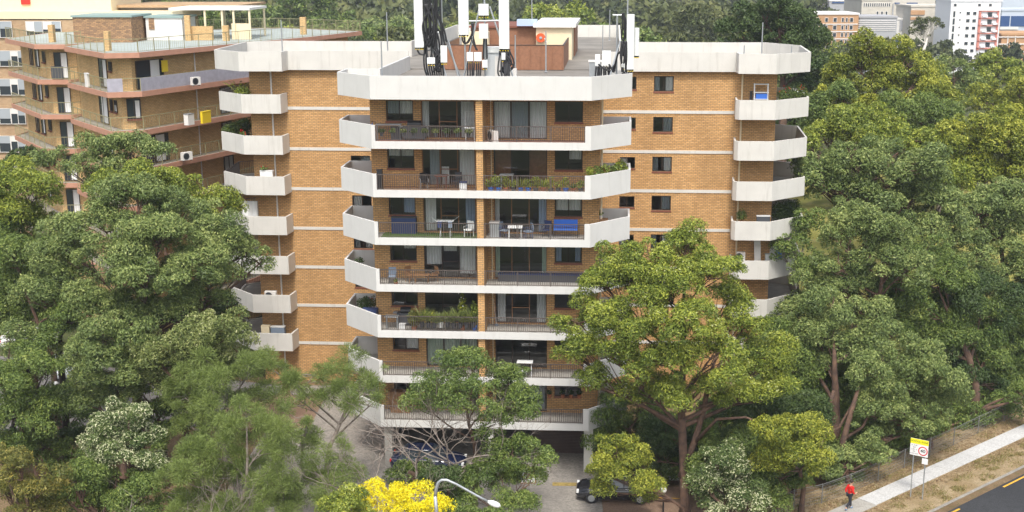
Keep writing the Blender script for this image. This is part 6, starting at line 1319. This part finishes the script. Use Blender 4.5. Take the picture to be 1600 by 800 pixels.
ac('white air conditioner right of the party wall on the top storey', .72, 1.3, zf(7), -pi / 2 + .5)
# -- sixth storey
boxy('loudspeaker', 'small black box on the left railing of the sixth storey', 'box', -5.75, .35, zf(6), .3, .3, 1.25, 'black')
table('round brown table on the sixth storey left balcony', -2.35, 1.5, zf(6), .9, .9, .8, m='sill', round_=True); chair('black and white chair beside the round brown table', -3.35, 1.3, zf(6), .3, 'metal', 'black'); chair('dark chair right of the round brown table', -1.5, 1.7, zf(6), -.4, 'dark')
boxy('laundry_bag', 'white bag with blue stripe by the party wall, sixth storey', 'bag', -.95, .5, zf(6), .4, .3, .55, 'plw', 'navy')
for k in range(13): plant('leafy pot plant in the crowded row behind the sixth storey right railing', .65 + k * .43, .30 + rq.uniform(0, .25), zf(6), rq.uniform(.45, .85), .26, rq.choice(('bushy', 'spiky', 'bushy')), rq.choice(('terra', 'dark', 'blue')), mk=rq.choice(('gum', 'gumd', 'gumy')), group='pot plants behind the sixth storey right railing')
table('wrought table among the plants near the party wall, sixth storey right', 1.5, 1.2, zf(6), .8, .5, .95, m='metal')
plant('round green bush in a pot near the party wall, sixth storey right', .85, 1.0, zf(6), .7, .35, 'bushy', 'terra', group=None)
for k, (u, v) in enumerate(((6.3, .5), (6.75, .95), (7.15, 1.35), (7.6, 1.85), (7.95, 2.3))): plant('pot plant on the sloping right end of the sixth storey balcony', u, v, zf(6) + .55, .8, .3, 'bushy', 'black', mk=('gum', 'gumd')[k % 2], group='pots along the sixth storey right end')
plant('large leafy pot at the far right corner of the sixth storey balcony', 8.1, 3.0, zf(6) + .3, 1.1, .4, 'bushy', 'black', mk='gum'); boxy('clay_trough', 'red-brown trough at the right end of the sixth storey balcony', 'planter', 7.1, 3.6, zf(6), 1.2, .4, .9, 'terra')
# -- fifth storey
boxy('cupboard', 'large navy cupboard under the fifth storey left window', 'cupboard', -4.7, 2.0, zf(5), 1.45, .45, .95, 'navy', 'dark')
sheet_ = MB().box(-2.85, 2.8, -1.0, 1.05, 0, .02).build('grass_mat', mat("artificial_grass", (0.09, 0.17, 0.03), .9, noise=.4, nscale=20)); tag(sheet_, 'green grass mat on the fifth storey left balcony floor', 'mat'); bplace(sheet_, -3.05, 1.15, zf(5))
def airer(label, u, v, z, clothes):
    o = bt('clothes_airer', label, 'clothes airer', u, v, z); t = MB()
    for s in (-1, 1): t.tube([(s * .3, -.3, 0), (-s * .05 + s * .3, .2, 1.0)], .012, 5); t.tube([(s * .3, .3, 0), (s * .3, -.2, 1.0)], .012, 5)
    for q in range(5): t.tube([(-.5, -.25 + q * .12, 1.0), (.5, -.25 + q * .12, 1.0)], .008, 4)
    t.tube([(-.5, -.25, 1.0), (-.8, -.2, 1.25)], .01, 4); t.tube([(.5, .25, 1.0), (.8, .2, 1.25)], .01, 4); t.build('frame', M['plw'], o)
    for q, m in enumerate(clothes): MB().path([(-.42 + .3 * q, -.24), (-.18 + .3 * q, -.22)], .62, 1.02, .02).build('garment', M[m], o)
    return o
airer('white folding airer with dark clothes on the fifth storey left balcony', -2.1, 1.0, zf(5), ('navy', 'black', 'greyc'))
chair('white plastic chair by the party wall, fifth storey left', -.75, 1.2, zf(5), -.4, 'plw')
table('white square table behind the fifth storey right railing', 2.0, .8, zf(5), .85, .7, .75, m='plw'); chair('blue chair left of the white table, fifth storey', 1.35, 1.15, zf(5), 1.2, 'navy', 'greyc'); chair('blue chair right of the white table, fifth storey', 2.75, .9, zf(5), -1.2, 'navy', 'greyc'); chair('dark round-backed chair near the blue bench', 3.8, 1.5, zf(5), -.3, 'dark', 'navy')
boxy('barbecue', 'pale covered barbecue by the party wall on the fifth storey right', 'barbecue', .75, 1.4, zf(5), .55, .5, .85, 'metal', 'offwhite')
o = bt('bench', 'bright blue cushioned bench under the fifth storey right window', 'bench', 4.9, 1.6, zf(5))
MB().box(-.7, .7, -.25, .2, .42, .52).build('seat', M['blue'], o); MB().box(-.7, .7, .2, .3, .55, .98).build('backrest', M['blue'], o)
for x in (-.72, .72): MB().tube([(x, -.25, 0), (x, -.25, .6), (x, .25, .62), (x, .28, 0)], .025, 6).build('leg', M['black'], o)
plant('small plant on the dark stand at the fifth storey right end', 6.95, 2.6, zf(5) + .9, .35, .18, 'bushy', 'potw', .1, .15, 'gumd'); boxy('plant_stand', 'dark wooden stand at the fifth storey right end', 'stand', 6.95, 2.6, zf(5), .8, .5, .85, 'wood')
# -- fourth storey
chair('grey cushioned armchair at the left of the fourth storey', -5.3, .9, zf(4), .1, 'dark', 'greyc'); chair('wooden folding chair near the grey armchair', -4.3, 1.3, zf(4), .8, 'wood'); table('small wooden table on the fourth storey left balcony', -3.6, 1.2, zf(4), .9, .5, .5, m='wood'); chair('wooden chair right of the small wooden table', -2.95, 1.4, zf(4), -.9, 'wood')
plant('tiny plant in a pink pot behind the fourth storey left railing', -5.0, .4, zf(4), .25, .14, 'bushy', 'terra', .12, .16)
plant('dark round plant at the left end of the fourth storey', -7.6, 2.6, zf(4) + .45, .5, .3, 'bushy', 'black', mk='dark')
o = boxy('storage_chest', 'long low black chest behind the fourth storey right railing', 'chest', 3.4, 1.9, zf(4), 5.0, .4, .42, 'dark', 'navy')
# -- third storey
for k in range(9): plant('spiky green pot plant in the row behind the third storey left railing', -3.55 + k * .38, .35 + rq.uniform(0, .3), zf(3) + .25, rq.uniform(.75, 1.15), .3, 'spiky', rq.choice(('dark', 'potw')), mk='gumy' if k % 3 == 1 else 'paleg', group='spiky plants behind the third storey left railing')
plant('tall flowering climber in the third storey left balcony', -1.15, .8, zf(3), 2.1, .28, 'bushy', 'terra', mk='gumy', flowers='plw'); plant('tall leafy shrub by the party wall on the third storey', -.45, .8, zf(3), 1.6, .33, 'bushy', 'blue', mk='gum')
plant('brown dry bush behind the third storey left railing', -4.0, .5, zf(3), 1.1, .42, 'bushy', 'terra', mk='olive'); bbq('dark barbecue in front of the third storey left window', -4.7, 1.7, zf(3), w_=1.0)
table('cluttered grey table at the left of the third storey', -5.4, .9, zf(3), .8, .5, .8, m='metal'); boxy('crate', 'white crate on the third storey balcony floor left', 'crate', -4.7, .5, zf(3), .35, .3, .4, 'potw')
plant('dark shrub at the left end of the third storey balcony', -7.4, 2.8, zf(3) + .3, .9, .5, 'bushy', 'black', mk='dark'); boxy('tarpaulin_pile', 'navy covered pile at the left end of the third storey', 'pile', -6.9, 1.8, zf(3), .9, .7, .9, 'navy'); plant('red-leaved plant at the left end of the third storey', -7.0, 3.3, zf(3) + .3, .8, .3, 'bushy', 'terra', mk='olive', flowers='red')
o = bt('broom', 'mop and broom leaning on the party wall, third storey right', 'broom', .75, 1.9, zf(3)); MB().tube([(0, 0, .1), (-.2, .25, 1.6)], .014, 6).build('handle', M['offwhite'], o); MB().box(-.1, .12, -.05, .05, 0, .12).build('head', M['greyc'], o)
# -- second storey
table('white square table behind the second storey right railing', 2.55, .7, zf(2), .95, .7, .95, m='plw'); o = table('small white stool tucked under the white table', 2.5, .55, zf(2), .42, .38, .42, m='plw'); o['category'] = 'stool'; o.name = 'stool'
# -- lowest storey
for k, u in enumerate((3.95, 4.75, 5.25, 5.75)): plant('dark pot plant hanging on the brick of the lowest right balcony', u, 2.1, zf(1) + 1.0, .35, .2, 'bushy', 'terra', .12, .2, 'dark', group='pots on the lowest right balcony wall')
boxy('cabinet', 'brown timber cabinet on the lowest left balcony', 'cabinet', -5.2, 1.9, zf(1), 1.2, .5, 1.3, 'wood'); o = chair('white chair at the right end of the lowest balcony', 7.2, 1.8, zf(1), -.5, 'plw')
# -- left wing
LZ = [z + .02 for z in LS]
plant('palm with arching fronds on the top left wing balcony', -18.7, 16.5, LZ[0], 1.5, 1.1, 'palm', 'terra', .25, .4, mk='gumy'); plant('bushy plant beside the palm on the top left wing balcony', -18.2, 15.6, LZ[0], 1.3, .6, 'bushy', 'terra', .2, .3, mk='gum')
for k in range(5): plant('dense green plant along the side rail of the second left wing balcony', -20.0 + .05 * k, 17.6 + k * .9, LZ[1], 1.25, .5, 'bushy', 'dark', .2, .3, mk='gumd', group='plants on the second left wing balcony')
plant('pink-flowering plant on the second left wing balcony', -18.3, 15.4, LZ[1], 1.1, .3, 'bushy', 'terra', mk='gumd', flowers='redcloth')
boxy('planter_box', 'white planter box on the third left wing balcony', 'planter', -16.7, 15.3, LZ[2] + .55, .9, .3, .8, 'plw'); plant('red flowering plant above the white planter box', -16.9, 15.3, LZ[2] + 1.4, .3, .3, 'bushy', None, mk='gumd', flowers='red')
o = bt('laundry_sheet', 'white sheet hung over the corner of the fourth left wing balcony', 'laundry', -18.2, 15.75, LZ[3]); mb = curtain_mb(-.55, .55, .6, 1.95, y=0, wav=.05, per=.5); mb.build('cloth', M['plw'], o); t = MB(); t.tube([(-.6, 0, 1.96), (.6, 0, 1.96)], .015, 5); t.tube([(-.6, 0, 0), (-.6, 0, 1.96)], .02, 5); t.tube([(.6, 0, 0), (.6, 0, 1.96)], .02, 5); t.build('rack', M['metal'], o)
ac('white air conditioner on the sixth left wing balcony', -16.9, 15.4, LZ[5] + .5); boxy('cardboard_box', 'tan cardboard box on the lowest visible left wing balcony', 'box', -17.4, 15.4, LZ[6] + .7, .6, .4, .7, 'cream'); boxy('storage_box', 'blue-grey covered box beside the tan cardboard box', 'box', -16.5, 15.4, LZ[6] + .7, 1.0, .4, .65, 'greyc', 'plw')
# -- right wing
RZ_ = [z + .0 for z in RS]
o = bt('shelf_unit', 'white wire shelf unit with a bright blue crate on the top right wing balcony', 'shelf', 17.55, 15.2, RZ_[0]); t = MB()
for x in (-.45, .45):
    for y in (-.15, .15): t.tube([(x, y, 0), (x, y, 2.05)], .03, 5)
for h in (1.0, 1.45, 2.0): t.box(-.5, .5, -.18, .18, h, h + .04)
t.build('frame', M['plw'], o); cr_ = MB().box(-.35, .4, -.14, .14, 1.045, 1.38).build('crate', M['blue']); tag(cr_, 'bright blue crate on the white wire shelf, top right wing balcony', 'crate'); bplace(cr_, 17.55, 15.2, RZ_[0])
for k in range(5): plant('flowering plant on the outer end of the top right wing balcony', 19.0 + k * .42, 15.6 + k * .35, RZ_[0] + .5, .9 + .25 * (k % 2), .35, 'bushy', 'terra', mk='gumd', flowers=('redcloth', 'red', 'plw')[k % 3], group='flowers on the top right wing balcony')
boxy('pot_bin', 'small black box beside the white wire shelf', 'box', 16.9, 15.3, RZ_[0] + .5, .18, .2, 1.0, 'black')
plant('green bush at the pipe end of the fourth right wing balcony', 16.55, 15.1, RZ_[3] + .6, .9, .4, 'bushy', 'terra', mk='gumd'); boxy('trough', 'dark trough on the fourth right wing balcony', 'planter', 18.0, 14.8, RZ_[3] + .8, .9, .3, .5, 'dark', 'plw')
for k in range(4): plant('dark bushy plant at the outer end of the fourth right wing balcony', 19.2 + .45 * k, 16.4 + .4 * k, RZ_[3] + .3, 1.5, .5, 'bushy', 'terra', mk='dark', group='bushes on the fourth right wing balcony')
o = bt('board', 'tall white board leaning in the fifth right wing balcony', 'board', 17.8, 15.5, RZ_[4]); mb = MB(); mb.obox((0, 0, 1.1), (1, 0, .05), (0, 1, 0), (-.05, 0, 1), .22, .03, 1.1); mb.build('panel', M['plw'], o); MB().box(-.2, .2, -.05, -.032, .4, 1.9).build('facing', M['offwhite'], o)
ac('white unit at the left of the fifth right wing balcony', 16.6, 15.2, RZ_[4] + .75, 0, .6); boxy('laundry_basket', 'grey basket right of the tall white board', 'basket', 18.5, 15.0, RZ_[4] + .7, .45, .4, .6, 'metal'); boxy('parcel', 'bright blue wrapped parcel on the fifth right wing balcony', 'parcel', 19.3, 15.6, RZ_[4] + .6, .35, .35, 1.0, 'blue')
boxy('cupboard', 'white cupboard beside the bright blue parcel', 'cupboard', 18.95, 16.0, RZ_[4], .5, .4, 1.7, 'plw', 'dark')
# -- neighbour's balconies
def nat(x, y, z): p = onz(x, y, z); return p
def nthing(o, x, y, z, rz): p = onz(x, y, z); o.location = p; o.rotation_euler = (0, 0, rz); return o
a_ = math.atan2(WM[3][1] - WM[2][1], WM[3][0] - WM[2][0])
nthing(ac('white air conditioner on the screened balcony of the neighbouring block', 0, 0, 0, w_=.7), 306, 134, 20.9, a_ - .3); nthing(ac('white air conditioner on the lower right neighbouring balcony', 0, 0, 0), 292, 251, 15.3, a_ - .3)
nthing(boxy('cardboard_stack', 'pale stacked boxes on the neighbouring third balcony', 'boxes', 0, 0, 0, .7, .4, .8, 'offwhite', 'metal'), 296, 195, 18.1, a_); nthing(boxy('yellow_towel', 'yellow towels hung on a rack of the neighbouring third balcony', 'towels', 0, 0, 0, 1.0, .2, .85, 'yellow'), 322, 192, 18.1, a_)
nthing(boxy('yellow_towel', 'yellow towel hung on the wall of the neighbouring upper balcony', 'towel', 0, 0, 0, .6, .1, .8, 'yellow'), 258, 112, 22.0, a_); nthing(boxy('armchair', 'dark armchair on the far left neighbouring balcony', 'chair', 0, 0, 0, .9, .7, .9, 'dark'), 92, 122, 20.9, 0)
nthing(boxy('laundry', 'pale laundry on the corner of the neighbouring upper balcony', 'laundry', 0, 0, 0, .5, .2, 1.0, 'offwhite', 'plw'), 137, 136, 20.9, -.9)
pm = tree('palm_tree', 'dark palm crown at the far left beside the cream block', 'dark', 100, [(28, 252, 20, 10), (10, 262, 16, 8), (45, 245, 12, 12)], seed=71, r=9, mk='dark', tr=.2, leaf=.6)
